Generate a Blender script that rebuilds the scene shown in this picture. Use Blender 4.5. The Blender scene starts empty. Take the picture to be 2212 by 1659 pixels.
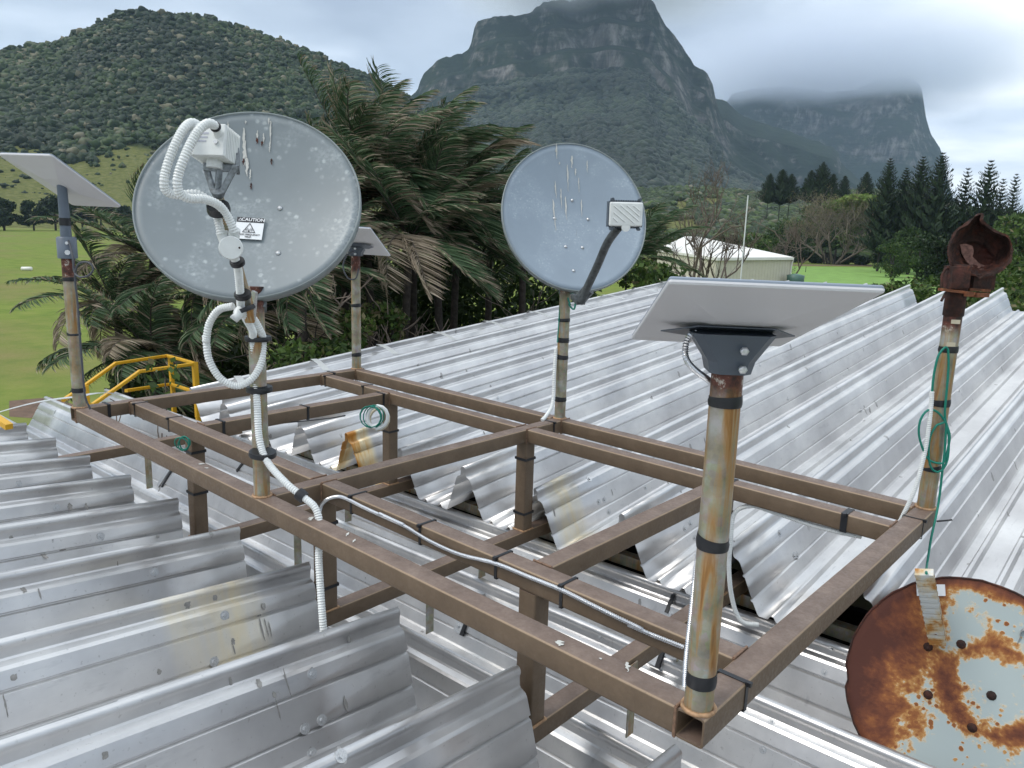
import bpy, bmesh, math, random
import numpy as np
from mathutils import Vector, Matrix, Quaternion, noise
R_ = random.Random(7)
C = bpy.context.scene.collection
PI = math.pi
# ---------------------------------------------------------------- camera frame (camera stands on the roof, 8 m above the ground)
CZ = 8.0
FW = Vector((-0.65470, 0.73056, -0.19522)); 
YAW, PITCH, ROLL, FPX = -0.7307, 0.1965, 0.0314, 1660.8
FW = Vector((math.sin(YAW)*math.cos(PITCH), math.cos(YAW)*math.cos(PITCH), -math.sin(PITCH)))
_r = Vector((math.cos(YAW), -math.sin(YAW), 0)); _u = _r.cross(FW)
RT = _r*math.cos(ROLL)+_u*math.sin(ROLL); UP = -_r*math.sin(ROLL)+_u*math.cos(ROLL)
CAM = Vector((0, 0, CZ))
def at(X, Y, d):
    """point d metres ahead of the standing place, seen in the direction (X, Y)"""
    return CAM + (FW + RT*((X-1106)/FPX) - UP*((Y-829.5)/FPX))*d
def onz(X, Y, z=0.0):
    r = FW + RT*((X-1106)/FPX) - UP*((Y-829.5)/FPX)
    return CAM + r*((z-CZ)/r.z)
# steel frame coordinates: u along, v across, w above the top of its beams
AX, AY, SX, SY = -5.2863, 1.7319, -0.0077, 0.0042
def fr(u, v, w=0.0):
    return Vector((AX+u, AY+v, CZ-1.2+SX*u+SY*v+w))

# ---------------------------------------------------------------- object helpers
def tag(o, label=None, cat=None, group=None, kind=None):
    if label: o['label'] = label
    if cat: o['category'] = cat
    if group: o['group'] = group
    if kind: o['kind'] = kind
    return o
def empty(name, loc, label=None, cat=None, group=None):
    o = bpy.data.objects.new(name, None); o.location = loc; o.empty_display_size = .1
    C.objects.link(o); tag(o, label, cat, group); o['_w'] = 1
    return o
def worldloc(o):
    v = Vector((0, 0, 0))
    while o is not None:
        v = v + o.location; o = o.parent
    return v
class MB:
    """collects vertices and faces in world coordinates"""
    def __init__(s): s.v = []; s.f = []; s.sm = []; s.mi = []; s.uv = None
    def add(s, vs, fs, smooth=False, mi=0):
        b = len(s.v); s.v += [tuple(v) for v in vs]
        s.f += [tuple(i+b for i in f) for f in fs]; s.sm += [smooth]*len(fs); s.mi += [mi]*len(fs)
        return s
    def box(s, c, sx, sy, sz, M=None, mi=0):
        vs = []
        for dx in (-.5, .5):
            for dy in (-.5, .5):
                for dz in (-.5, .5):
                    p = Vector((dx*sx, dy*sy, dz*sz))
                    if M: p = M @ p
                    vs.append(Vector(c)+p)
        s.add(vs, [(0,1,3,2),(4,6,7,5),(0,4,5,1),(2,3,7,6),(0,2,6,4),(1,5,7,3)], mi=mi); return s
    def bar(s, a, b, w, h, up=(0,0,1), bev=0.0, caps=True, off=0.0, mi=0, ext=0.0):
        """square section from a to b; bev = rounded corners"""
        a = Vector(a); b = Vector(b); d = (b-a).normalized(); a = a-d*ext; b = b+d*ext
        up = Vector(up)
        if abs(d.dot(up)) > .98: up = Vector((0,1,0))
        sd = d.cross(up).normalized(); up = sd.cross(d).normalized()
        if bev > 0:
            pr = []
            for cx, cy, a0 in ((1,1,0),(-1,1,90),(-1,-1,180),(1,-1,270)):
                for k in range(4):
                    an = math.radians(a0+k*30)
                    pr.append((cx*(w/2-bev)+bev*math.cos(an), cy*(h/2-bev)+bev*math.sin(an)))
        else: pr = [(w/2,h/2),(-w/2,h/2),(-w/2,-h/2),(w/2,-h/2)]
        n = len(pr)
        vs = [a+sd*x+up*y for x, y in pr]+[b+sd*x+up*y for x, y in pr]
        fs = [(i, i+n, (i+1)%n+n, (i+1)%n) for i in range(n)]
        s.add(vs, fs, smooth=bev > 0, mi=mi)
        if caps: s.add([vs[i] for i in range(n)], [tuple(range(n))], mi=mi); s.add([vs[i+n] for i in range(n)], [tuple(range(n))[::-1]], mi=mi)
        return s
    def tube(s, pts, r, n=10, caps=True, mi=0, closed=False):
        pts = [Vector(p) for p in pts]; m = len(pts)
        rr = r if hasattr(r, '__len__') else [r]*m
        t0 = (pts[1]-pts[0]).normalized()
        ref = Vector((0,0,1)) if abs(t0.z) < .9 else Vector((1,0,0))
        nx = t0.cross(ref).normalized(); vs = []; pt = t0
        for i, p in enumerate(pts):
            a = pts[max(i-1,0)]; b = pts[min(i+1,m-1)]; t = (b-a)
            t = t.normalized() if t.length > 1e-9 else pt
            q = pt.rotation_difference(t); nx = q @ nx; pt = t
            ny = t.cross(nx)
            for k in range(n):
                an = 2*PI*k/n; vs.append(p+(nx*math.cos(an)+ny*math.sin(an))*rr[i])
        fs = [(i*n+k, i*n+(k+1)%n, (i+1)*n+(k+1)%n, (i+1)*n+k) for i in range(m-1) for k in range(n)]
        s.add(vs, fs, True, mi)
        if caps:
            s.add(vs[:n], [tuple(range(n))[::-1]], mi=mi); s.add(vs[-n:], [tuple(range(n))], mi=mi)
        return s
    def build(s, name, mat, parent=None, flip=False):
        me = bpy.data.meshes.new(name)
        me.from_pydata(s.v, [], s.f)
        me.polygons.foreach_set('use_smooth', s.sm)
        mats = mat if isinstance(mat, (list, tuple)) else [mat]
        for m in mats: me.materials.append(m)
        if len(mats) > 1: me.polygons.foreach_set('material_index', s.mi)
        me.update()
        o = bpy.data.objects.new(name, me); C.objects.link(o)
        if parent is not None:
            wl = worldloc(parent); me.transform(Matrix.Translation(-wl)); o.parent = parent
        return o
def fast_mesh(name, V, Fc, mat, parent=None, smooth=False, attr=None, uv=None):
    """numpy vertices and faces of equal size; attr = per-vertex tint (n,) values"""
    V = np.asarray(V, dtype=np.float32); Fc = np.asarray(Fc, dtype=np.int32)
    if parent is not None: V = V-np.array(worldloc(parent), dtype=np.float32)
    me = bpy.data.meshes.new(name); k = Fc.shape[1]
    me.vertices.add(len(V)); me.vertices.foreach_set('co', V.ravel())
    me.loops.add(Fc.size); me.loops.foreach_set('vertex_index', Fc.ravel())
    me.polygons.add(len(Fc)); me.polygons.foreach_set('loop_start', np.arange(0, Fc.size, k, dtype=np.int32))
    me.polygons.foreach_set('use_smooth', np.full(len(Fc), smooth))
    if attr is not None:
        a = me.attributes.new('tint', 'FLOAT', 'POINT'); a.data.foreach_set('value', np.asarray(attr, dtype=np.float32))
    me.update(calc_edges=True); me.validate()
    for m in (mat if isinstance(mat, (list, tuple)) else [mat]): me.materials.append(m)
    o = bpy.data.objects.new(name, me); C.objects.link(o)
    if parent is not None: o.parent = parent
    return o
def catmull(P, step):
    P = [Vector(p) for p in P]; Q = [P[0]*2-P[1]]+P+[P[-1]*2-P[-2]]; out = []
    for i in range(1, len(Q)-2):
        a, b, c, d = Q[i-1], Q[i], Q[i+1], Q[i+2]
        n = max(2, int(math.ceil((c-b).length/step)))
        for k in range(n):
            t = k/n; t2 = t*t; t3 = t2*t
            out.append(.5*((2*b)+(c-a)*t+(2*a-5*b+4*c-d)*t2+(-a+3*b-3*c+d)*t3))
    out.append(P[-1]); return out
def conduit(name, P, r, mat, parent=None, pitch=.009, amp=.085, n=14):
    """ribbed flexible hose"""
    pts = catmull(P, pitch/2); rr = [r*(1 if i % 2 else 1-2*amp) for i in range(len(pts))]
    m_ = MB().tube(pts, rr, n); m_.sm = [False]*len(m_.sm); return m_.build(name, mat, parent)
def cable(name, P, r, mat, parent=None, n=8, step=.02):
    return MB().tube(catmull(P, step), r, n).build(name, mat, parent)

# ---------------------------------------------------------------- materials
def mat(name): 
    m = bpy.data.materials.new(name); m.use_nodes = True; nt = m.node_tree
    b = nt.nodes['Principled BSDF']; return m, nt, b
def N(nt, t, **k):
    n = nt.nodes.new(t)
    for a, v in k.items():
        if a.startswith('i_'): n.inputs[a[2:].replace('_', ' ')].default_value = v
        else: setattr(n, a, v)
    return n
def ramp(nt, src, stops, interp='LINEAR'):
    n = nt.nodes.new('ShaderNodeValToRGB'); cr = n.color_ramp; cr.interpolation = interp
    while len(cr.elements) < len(stops): cr.elements.new(.5)
    for e, (p, c) in zip(cr.elements, stops):
        e.position = p; e.color = (c, c, c, 1) if not hasattr(c, '__len__') else (*c, 1)
    nt.links.new(src, n.inputs[0]); return n.outputs[0]
def noise_t(nt, scale, detail=4, rough=.55, vec=None, stretch=None, coord='Object', dist=0.0):
    n = N(nt, 'ShaderNodeTexNoise'); n.inputs['Scale'].default_value = scale; n.inputs['Detail'].default_value = detail
    n.inputs['Roughness'].default_value = rough; n.inputs['Distortion'].default_value = dist
    if vec is None:
        tc = N(nt, 'ShaderNodeTexCoord'); vec = tc.outputs[coord]
    if stretch:
        mp = N(nt, 'ShaderNodeMapping'); mp.inputs['Scale'].default_value = stretch
        nt.links.new(vec, mp.inputs['Vector']); vec = mp.outputs[0]
    nt.links.new(vec, n.inputs['Vector']); return n.outputs['Fac']
def mix(nt, f, a, b, mode='MIX'):
    n = N(nt, 'ShaderNodeMix', data_type='RGBA', blend_type=mode)
    for s, v in ((n.inputs[0], f), (n.inputs[6], a), (n.inputs[7], b)):
        if isinstance(v, bpy.types.NodeSocket): nt.links.new(v, s)
        elif hasattr(v, '__len__'): s.default_value = (*v, 1) if len(v) == 3 else v
        else: s.default_value = v
    return n.outputs[2]
def math_n(nt, op, a, b=0.0, clamp=False):
    n = N(nt, 'ShaderNodeMath', operation=op, use_clamp=clamp)
    for s, v in ((n.inputs[0], a), (n.inputs[1], b)):
        if isinstance(v, bpy.types.NodeSocket): nt.links.new(v, s)
        else: s.default_value = v
    return n.outputs[0]
def bump(nt, b, h, strength=.3, dist=.01):
    n = N(nt, 'ShaderNodeBump'); n.inputs['Strength'].default_value = strength; n.inputs['Distance'].default_value = dist
    nt.links.new(h, n.inputs['Height']); nt.links.new(n.outputs[0], b.inputs['Normal']); return n
def L(nt, a, b): nt.links.new(a, b)
def simple(name, col, rough=.5, metal=0.0, nz=0.0, scale=20, bmp=0.0):
    m, nt, b = mat(name)
    b.inputs['Roughness'].default_value = rough; b.inputs['Metallic'].default_value = metal
    if nz:
        f = noise_t(nt, scale)
        c2 = tuple(max(0, x*(1-nz)) for x in col); c1 = tuple(min(1, x*(1+nz)) for x in col)
        L(nt, ramp(nt, f, [(.3, c2), (.7, c1)]), b.inputs['Base Color'])
        if bmp: bump(nt, b, f, bmp, .004)
    else: b.inputs['Base Color'].default_value = (*col, 1)
    return m
M = {}
def alu():
    """bare zinc-aluminium sheet: cloudy reflections, streaks, drip stains, a few rust-yellow runs"""
    m, nt, b = mat('zinc_sheet')
    tc = N(nt, 'ShaderNodeTexCoord').outputs['Object']
    n1 = noise_t(nt, 1.6, 5, .6, tc); n2 = noise_t(nt, 9, 6, .65, tc, (1, .25, 1)); n3 = noise_t(nt, 60, 3, .5, tc)
    base = ramp(nt, n1, [(.3, (.50, .495, .50)), (.5, (.63, .625, .625)), (.72, (.78, .775, .765))])
    base = mix(nt, ramp(nt, n2, [(.45, 0), (.75, .35)]), base, (.47, .47, .47))
    # drip stains
    v = N(nt, 'ShaderNodeTexVoronoi', feature='F1'); v.inputs['Scale'].default_value = 3.2
    mp = N(nt, 'ShaderNodeMapping'); mp.inputs['Scale'].default_value = (1.6, 1.6, .55); L(nt, tc, mp.inputs[0])
    nd = N(nt, 'ShaderNodeTexNoise'); nd.inputs['Scale'].default_value = 14; nd.inputs['Detail'].default_value = 3; L(nt, tc, nd.inputs['Vector'])
    ad = N(nt, 'ShaderNodeVectorMath', operation='MULTIPLY_ADD'); L(nt, nd.outputs['Color'], ad.inputs[0]); ad.inputs[1].default_value = (.09, .09, .09); L(nt, mp.outputs[0], ad.inputs[2])
    L(nt, ad.outputs[0], v.inputs['Vector'])
    st = ramp(nt, v.outputs['Distance'], [(.05, .75), (.085, .95), (.10, .0)])
    keep = ramp(nt, noise_t(nt, 2.3, 1, .5, tc), [(.44, 0), (.5, 1)])
    base = mix(nt, math_n(nt, 'MULTIPLY', st, keep), base, (.27, .26, .25))
    sp = ramp(nt, n3, [(.66, 0), (.74, .5)])
    base = mix(nt, sp, base, (.36, .35, .34))
    sc = noise_t(nt, 26, 4, .6, tc, (1, .12, .3))
    base = mix(nt, ramp(nt, sc, [(.62, 0), (.70, .30)]), base, (.33, .33, .34))
    # rust-yellow run-off bands at three places
    sx = N(nt, 'ShaderNodeSeparateXYZ'); g = N(nt, 'ShaderNodeNewGeometry'); L(nt, g.outputs['Position'], sx.inputs[0])
    tot = None
    for (px, py, rad, amt) in STAINS:
        dx = math_n(nt, 'SUBTRACT', sx.outputs[0], px); dy = math_n(nt, 'SUBTRACT', sx.outputs[1], py)
        dd = math_n(nt, 'ADD', math_n(nt, 'MULTIPLY', dx, dx), math_n(nt, 'MULTIPLY', math_n(nt, 'MULTIPLY', dy, dy), 4.0))
        w = math_n(nt, 'SUBTRACT', 1.0, math_n(nt, 'DIVIDE', dd, rad*rad), True)
        w = math_n(nt, 'MULTIPLY', w, amt)
        tot = w if tot is None else math_n(nt, 'MAXIMUM', tot, w)
    bn = noise_t(nt, 6, 3, .6, tc, (.6, 2.2, .4))
    tot = math_n(nt, 'MULTIPLY', tot, ramp(nt, math_n(nt, 'MULTIPLY', sx.outputs[2], .1), [(.588, 0), (.592, 1)]))
    tot = math_n(nt, 'MULTIPLY', tot, ramp(nt, bn, [(.3, .35), (.6, 1)]))
    stain = ramp(nt, tot, [(0, (.8, .70, .45)), (.45, (.78, .62, .28)), (1, (.50, .20, .02))])
    base = mix(nt, math_n(nt, 'MULTIPLY', tot, 1.3, True), base, stain)
    L(nt, base, b.inputs['Base Color'])
    L(nt, math_n(nt, 'SUBTRACT', .86, tot, True), b.inputs['Metallic'])
    L(nt, ramp(nt, n1, [(.3, .29), (.7, .44)]), b.inputs['Roughness'])
    h1 = noise_t(nt, 2.2, 3, .5, tc, (1, .6, 1)); h2 = noise_t(nt, 9, 2, .5, tc)
    hh = math_n(nt, 'ADD', h1, math_n(nt, 'MULTIPLY', h2, .12))
    bump(nt, b, hh, .28, .028)
    return m
def brown():
    m, nt, b = mat('brown_paint')
    tc = N(nt, 'ShaderNodeTexCoord').outputs['Object']
    n1 = noise_t(nt, 9, 8, .75, tc); n2 = noise_t(nt, 80, 4, .6, tc); n3 = noise_t(nt, 3.2, 6, .65, tc)
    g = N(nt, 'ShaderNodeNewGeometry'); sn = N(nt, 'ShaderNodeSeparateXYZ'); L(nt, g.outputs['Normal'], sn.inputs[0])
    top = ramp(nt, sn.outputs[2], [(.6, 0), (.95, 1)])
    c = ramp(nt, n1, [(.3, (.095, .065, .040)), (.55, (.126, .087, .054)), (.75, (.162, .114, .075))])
    ct = ramp(nt, n1, [(.3, (.105, .072, .054)), (.5, (.152, .107, .084)), (.72, (.22, .165, .132))])   # paler upper faces
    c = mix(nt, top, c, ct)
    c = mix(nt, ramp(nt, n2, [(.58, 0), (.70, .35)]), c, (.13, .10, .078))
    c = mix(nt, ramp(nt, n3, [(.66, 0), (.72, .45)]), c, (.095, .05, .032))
    # pale chalky edge highlight painted on upward bevels, picked by normal
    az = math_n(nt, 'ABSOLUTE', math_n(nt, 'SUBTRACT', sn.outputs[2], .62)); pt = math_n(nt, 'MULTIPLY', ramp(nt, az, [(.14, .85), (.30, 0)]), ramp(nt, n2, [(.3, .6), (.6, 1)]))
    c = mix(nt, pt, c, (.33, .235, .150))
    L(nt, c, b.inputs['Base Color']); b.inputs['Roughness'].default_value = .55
    L(nt, ramp(nt, n2, [(.3, .42), (.7, .68)]), b.inputs['Roughness'])
    bump(nt, b, n2, .25, .002); return m
def galv(name, rust=.5, top=None):
    """galvanised pipe with rust running down from its top"""
    m, nt, b = mat(name)
    tc = N(nt, 'ShaderNodeTexCoord').outputs['Object']
    v = N(nt, 'ShaderNodeTexVoronoi'); v.inputs['Scale'].default_value = 45; L(nt, tc, v.inputs['Vector'])
    n0 = noise_t(nt, 11, 5, .6, tc)
    c = ramp(nt, n0, [(.3, (.17, .155, .105)), (.5, (.27, .25, .185)), (.7, (.36, .36, .335))])
    c = mix(nt, .12, c, v.outputs['Color'], 'SOFT_LIGHT')
    s1 = noise_t(nt, 26, 5, .65, tc, (1, 1, .07), dist=.6); s2 = noise_t(nt, 5, 3, .55, tc, (1, 1, .6))
    k = math_n(nt, 'MULTIPLY', ramp(nt, s1, [(.52-.1*rust, 0), (.66-.1*rust, 1)]), ramp(nt, s2, [(.5-.22*rust, .1), (.62-.1*rust, 1)]))
    c = mix(nt, k, c, ramp(nt, s1, [(.45, (.40, .28, .11)), (.60, (.34, .18, .055)), (.72, (.16, .065, .025))]))
    if top is not None:
        sz = N(nt, 'ShaderNodeSeparateXYZ'); L(nt, tc, sz.inputs[0])
        t = ramp(nt, math_n(nt, 'MULTIPLY', math_n(nt, 'ADD', sz.outputs[2], math_n(nt, 'MULTIPLY', noise_t(nt, 30, 3), .06)), .5), [((top-.06)/2, 0), (top/2, 1)])
        rc = ramp(nt, noise_t(nt, 26, 6, .7, tc), [(.38, (.03, .02, .018)), (.5, (.10, .032, .022)), (.58, (.13, .045, .03)), (.64, (.42, .38, .33))])
        c = mix(nt, t, c, rc)
    L(nt, c, b.inputs['Base Color']); b.inputs['Metallic'].default_value = .35; b.inputs['Roughness'].default_value = .5
    bump(nt, b, noise_t(nt, 90, 3), .2, .001); return m
def rusty():
    m, nt, b = mat('rust'); tc = N(nt, 'ShaderNodeTexCoord').outputs['Object']
    n1 = noise_t(nt, 22, 8, .7, tc); n2 = noise_t(nt, 6, 4, .6, tc)
    c = ramp(nt, n1, [(.3, (.012, .008, .007)), (.5, (.035, .014, .010)), (.62, (.075, .022, .012)), (.75, (.17, .055, .022))])
    c = mix(nt, ramp(nt, n2, [(.55, 0), (.68, .6)]), c, (.10, .03, .022))
    L(nt, c, b.inputs['Base Color']); b.inputs['Roughness'].default_value = .9
    bump(nt, b, n1, .9, .01); return m
def spots(name, base, spot, cover, streak=(.9, .9, .88), scale=28, shift=0):
    """painted dish face: chalky lichen spots in patches"""
    m, nt, b = mat(name); tc = N(nt, 'ShaderNodeTexCoord').outputs['Object']
    v = N(nt, 'ShaderNodeTexVoronoi'); v.inputs['Scale'].default_value = scale; L(nt, tc, v.inputs['Vector'])
    nn = noise_t(nt, 3.0, 4, .6, tc); n2 = noise_t(nt, 70, 4, .6, tc)
    sp = ramp(nt, v.outputs['Distance'], [(.18, 1), (.42, 0)])
    rnd = ramp(nt, v.outputs['Color'], [(.45, 0), (.7, 1)])
    k = math_n(nt, 'MULTIPLY', math_n(nt, 'MULTIPLY', sp, rnd), ramp(nt, nn, [(.52-cover*.07, .0), (.60-cover*.07, .9)]))
    k = math_n(nt, 'MULTIPLY', k, ramp(nt, n2, [(.3, .3), (.6, 1)]))
    c = ramp(nt, nn, [(.3, tuple(x*.93 for x in base)), (.7, tuple(x*1.06 for x in base))])
    haze = math_n(nt, 'MULTIPLY', ramp(nt, nn, [(.5, 0), (.72, .55)]), ramp(nt, n2, [(.4, 0), (.62, 1)]))
    c = mix(nt, haze, c, spot); c = mix(nt, k, c, spot)
    L(nt, c, b.inputs['Base Color']); b.inputs['Roughness'].default_value = .45
    return m
def rust_dish():
    m, nt, b = mat('rusted_dish_face'); tc = N(nt, 'ShaderNodeTexCoord').outputs['Object']
    s = N(nt, 'ShaderNodeSeparateXYZ'); L(nt, tc, s.inputs[0])
    a1 = noise_t(nt, 5.5, 7, .68, tc); v = N(nt, 'ShaderNodeTexVoronoi'); v.inputs['Scale'].default_value = 30
    nd = N(nt, 'ShaderNodeTexNoise'); nd.inputs['Scale'].default_value = 50; L(nt, tc, nd.inputs['Vector'])
    ad = N(nt, 'ShaderNodeVectorMath', operation='MULTIPLY_ADD'); L(nt, nd.outputs['Color'], ad.inputs[0]); ad.inputs[1].default_value = (.012,)*3; L(nt, tc, ad.inputs[2])
    L(nt, ad.outputs[0], v.inputs['Vector'])
    # field: heavy rust on the left third, a crescent through the middle, along the rim
    x = s.outputs[0]; y = s.outputs[1]
    left = math_n(nt, 'MULTIPLY', math_n(nt, 'SUBTRACT', -.065, x), 3.2)
    rr = math_n(nt, 'SQRT', math_n(nt, 'ADD', math_n(nt, 'MULTIPLY', x, x), math_n(nt, 'MULTIPLY', y, y)))
    rim = math_n(nt, 'MULTIPLY', math_n(nt, 'SUBTRACT', rr, .405), 12.0, True)
    cx = math_n(nt, 'SUBTRACT', x, .10); cy = math_n(nt, 'SUBTRACT', y, .06)
    r2 = math_n(nt, 'SQRT', math_n(nt, 'ADD', math_n(nt, 'MULTIPLY', cx, cx), math_n(nt, 'MULTIPLY', cy, cy)))
    ring = math_n(nt, 'SUBTRACT', .62, math_n(nt, 'MULTIPLY', math_n(nt, 'ABSOLUTE', math_n(nt, 'SUBTRACT', r2, .18)), 8.5))
    f = math_n(nt, 'MAXIMUM', math_n(nt, 'MAXIMUM', left, rim), ring)
    f = math_n(nt, 'ADD', f, math_n(nt, 'MULTIPLY', math_n(nt, 'SUBTRACT', a1, .5), 2.6))
    dots = math_n(nt, 'MULTIPLY', ramp(nt, v.outputs['Distance'], [(.22, .9), (.36, 0)]), ramp(nt, noise_t(nt, 4, 2, .5, tc), [(.42, 0), (.55, 1)]))
    f = math_n(nt, 'MAXIMUM', f, math_n(nt, 'MULTIPLY', dots, .55))
    n3 = noise_t(nt, 45, 6, .7, tc)
    col = ramp(nt, math_n(nt, 'ADD', f, math_n(nt, 'MULTIPLY', math_n(nt, 'SUBTRACT', n3, .5), .35)),
        [(.10, (.36, .42, .42)), (.19, (.50, .46, .36)), (.27, (.45, .24, .08)), (.42, (.27, .10, .032)), (.66, (.15, .048, .022)), (1.0, (.075, .024, .016))])
    L(nt, col, b.inputs['Base Color']); L(nt, ramp(nt, f, [(.1, .35), (.3, .9)]), b.inputs['Roughness'])
    bump(nt, b, math_n(nt, 'MULTIPLY', n3, ramp(nt, f, [(.1, 0), (.3, 1)])), .5, .004); return m
STAINS = [(-4.92, 3.62, .46, 1.25), (-2.92, 3.86, .34, .40), (-2.93, 1.50, .36, .42), (-3.0, 1.30, .22, .3)]
# ================================================================ materials in use
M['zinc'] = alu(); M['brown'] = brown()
M['pole'] = galv('galvanised_pipe', .45, 1.80); M['pole_bare'] = galv('galvanised_pipe_clean', .15, None)
M['strut'] = galv('galvanised_flat', .35, None)
M['rust'] = rusty()
M['tape'] = simple('black_tape', (.008, .009, .012), .45)
M['white_plastic'] = simple('white_plastic', (.66, .68, .67), .42, nz=.06, scale=25)
M['weld'] = simple('weld_bead', (.36, .22, .12), .6, .2, nz=.35, scale=60, bmp=.4)
M['dark'] = simple('dark_void', (.01, .01, .01), .9)
M['shade_dark'] = simple('shade_lining', (.006, .0055, .005), .9, nz=.4)  # near-black, stands in for the shade under the far folds
M['bolt'] = simple('bolt_steel', (.55, .56, .57), .35, .8, nz=.2, scale=200)
M['green_cord'] = simple('green_cord', (.0, .17, .12), .55)
M['flex'] = simple('steel_flex', (.62, .63, .65), .28, .95)
M['wall'] = simple('cream_wall_sheet', (.52, .49, .40), .6, nz=.05, scale=3)

# ================================================================ the building whose roof we stand on
RY, RZ = 0.01180, 0.01780
DV = Vector((math.cos(RY), math.sin(RY), RZ)); NV = Vector((-math.sin(RY), math.cos(RY), 0))
PT = 0.6700
FAR0 = Vector((-7.0526, 3.5956, -1.6957+CZ)); NEAR0 = Vector((-7.0474, 1.8989, -1.6724+CZ))
half = [(.0215*math.cos(math.radians(t)), -.0215+.0225*math.sin(math.radians(t))) for t in (80, 66, 52, 38, 24, 10, -6, -24)]+[(.0195,-.040),(.024,-.066),(.030,-.074),(.054,-.083),(.064,-.094),(.090,-.150),(.082,-.157),(.084,-.163),(.096,-.168),(.142,-.279),(.133,-.286),(.135,-.292),(.148,-.298),(.176,-.360),(.186,-.370)]
flat = [(.232,-.370),(.247,-.345),(.264,-.345),(.279,-.370),(.335,-.370)]
def profile(pt=PT):
    """one fold from ridge to ridge"""
    h = [(-.006,.001)]+half
    fl = flat+[(PT-a, z) for a, z in flat[::-1][1:]]
    out = half+fl+[(PT-a, z) for a, z in half[::-1]]
    return [(a*pt/PT, z) for a, z in out]
def sheet(k0, k1, pt, base, along, across, length_fn, slope, rec0=0.0, rec1=0.0, ny=10, name='roof', parent=None, jit=0.0, thick=True, seed=1):
    """folded-plate sheeting: folds side by side along 'along', running out along 'across'"""
    pr = profile(pt); V = []; cols = []
    rr = random.Random(seed)
    for k in range(k0, k1):
        for a, z in pr: cols.append((k*pt+a, z, k))
    cols = [(k0*pt-a, z, k0) for a, z in half[7::-1]]+cols
    cols += [(k1*pt+a, z, k1) for a, z in half[:8]]
    jt = {k: rr.uniform(-jit, jit) for k in range(k0-1, k1+2)}
    nc = len(cols)
    for j in range(ny+1):
        t = j/ny
        for a, z, k in cols:
            Lk = length_fn(a/pt); zz = min(0, z)
            s0 = rec0*(-zz/.37)+jt[k]; s1 = Lk-rec1*(-zz/.37)
            s = s0+(s1-s0)*t
            w = .0035*math.sin(a*31+s*1.7+k)*math.sin(s*.9+k*1.3)
            V.append(base+along*a+across*s+Vector((0, 0, z+slope*s+w)))
    F = []
    for j in range(ny):
        for i in range(nc-1): F.append((j*nc+i, j*nc+i+1, (j+1)*nc+i+1, (j+1)*nc+i))
    m = MB(); m.add(V, F, False); o = m.build(name, M['zinc'], parent)
    md = o.modifiers.new('thick', 'SOLIDIFY'); md.thickness = .0022; md.offset = 0
    o.data.polygons.foreach_set('use_smooth', [True]*len(o.data.polygons))
    try: o.data.set_sharp_from_angle(angle=math.radians(15.5))
    except Exception: pass
    return o
bld = empty('metal_roofed_building', (-3, 3, 0), 'low building under deep folded bare metal roof sheets, carrying the brown steel frame', 'building')
roof_far = sheet(-1, 15, PT, FAR0, DV, NV, lambda k: 10.36+.045*max(0, k+1)+.04*max(0, k-3), .0885, .03, 0, 14, 'roof', bld, .012)
roof_far['label'] = 'bright folded roof rising away behind the frame'
roof_near = sheet(0, 15, PT, NEAR0, DV, -NV, lambda k: 8.0, .089, .05, 0, 14, 'roof', bld, .010, seed=5)
roof_near['label'] = 'folded roof in the foreground in front of the frame'
# sheeting of the sunken valley between the two roofs, running lengthwise
ZV0 = -2.120; 
vprof = profile(.72)
def valley():
    m = MB(); cols = []
    vb = [-.02, .68, 1.40, 2.12]
    for i in range(3):
        for a, z in vprof: cols.append((vb[i]+a, z))
    cols += [(2.126, .001), (2.138, -.008), (2.142, -.022), (2.139, -.036), (2.144, -.066), (2.174, -.083), (2.184, -.094), (2.31, -.37), (2.6, -.37)]
    us = np.linspace(-5.45, 10.0, 26); V = []
    for j, u in enumerate(us):
        for v, z in cols:
            sk = .10*(-z/.37) if j == 0 else 0
            p = Vector((AX+u-sk, AY+v, 0)); p.z = CZ+ZV0+.0215*u+z + .003*math.sin(v*20+u*2)
            V.append(p)
    nc = len(cols)
    m.add(V, [(j*nc+i, j*nc+i+1, (j+1)*nc+i+1, (j+1)*nc+i) for j in range(len(us)-1) for i in range(nc-1)], True)
    o = m.build('valley_sheet', M['zinc'], bld)
    try: o.data.set_sharp_from_angle(angle=math.radians(15.5))
    except Exception: pass
    md = o.modifiers.new('thick', 'SOLIDIFY'); md.thickness = .0022; md.offset = 0
    return o
valley_o = valley()
# near-black backing added as shade under the far roof; purlins, walls down to the ground
def P_(x, y, z): return Vector((x, y, z))
fx0, fx1 = -7.4, 3.0
m = MB()
for (dy, z0, z1, th) in ((.62, -2.62, -2.12, .05),):
    a = FAR0+DV*(-.9*PT)+NV*dy; b = FAR0+DV*(14.5*PT)+NV*dy
    m.bar(P_(a.x, a.y, CZ-2.37+a.z-FAR0.z), P_(b.x, b.y, CZ-2.37+b.z-FAR0.z), th, .50)
m.build('shade_backing', M['shade_dark'], bld)  # added board that darkens the gaps below the far roof
m = MB()
a = FAR0+DV*(-.9*PT)+NV*.30+Vector((0,0,-.42)); b = FAR0+DV*(14.5*PT)+NV*.30+Vector((0,0,-.42))
m.bar(a, b, .07, .07)
a = NEAR0+DV*(.2*PT)-NV*.30+Vector((0,0,-.42)); b = NEAR0+DV*(14.5*PT)-NV*.30+Vector((0,0,-.42))
m.bar(a, b, .07, .07); m.build('purlin', M['strut'], bld)
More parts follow.
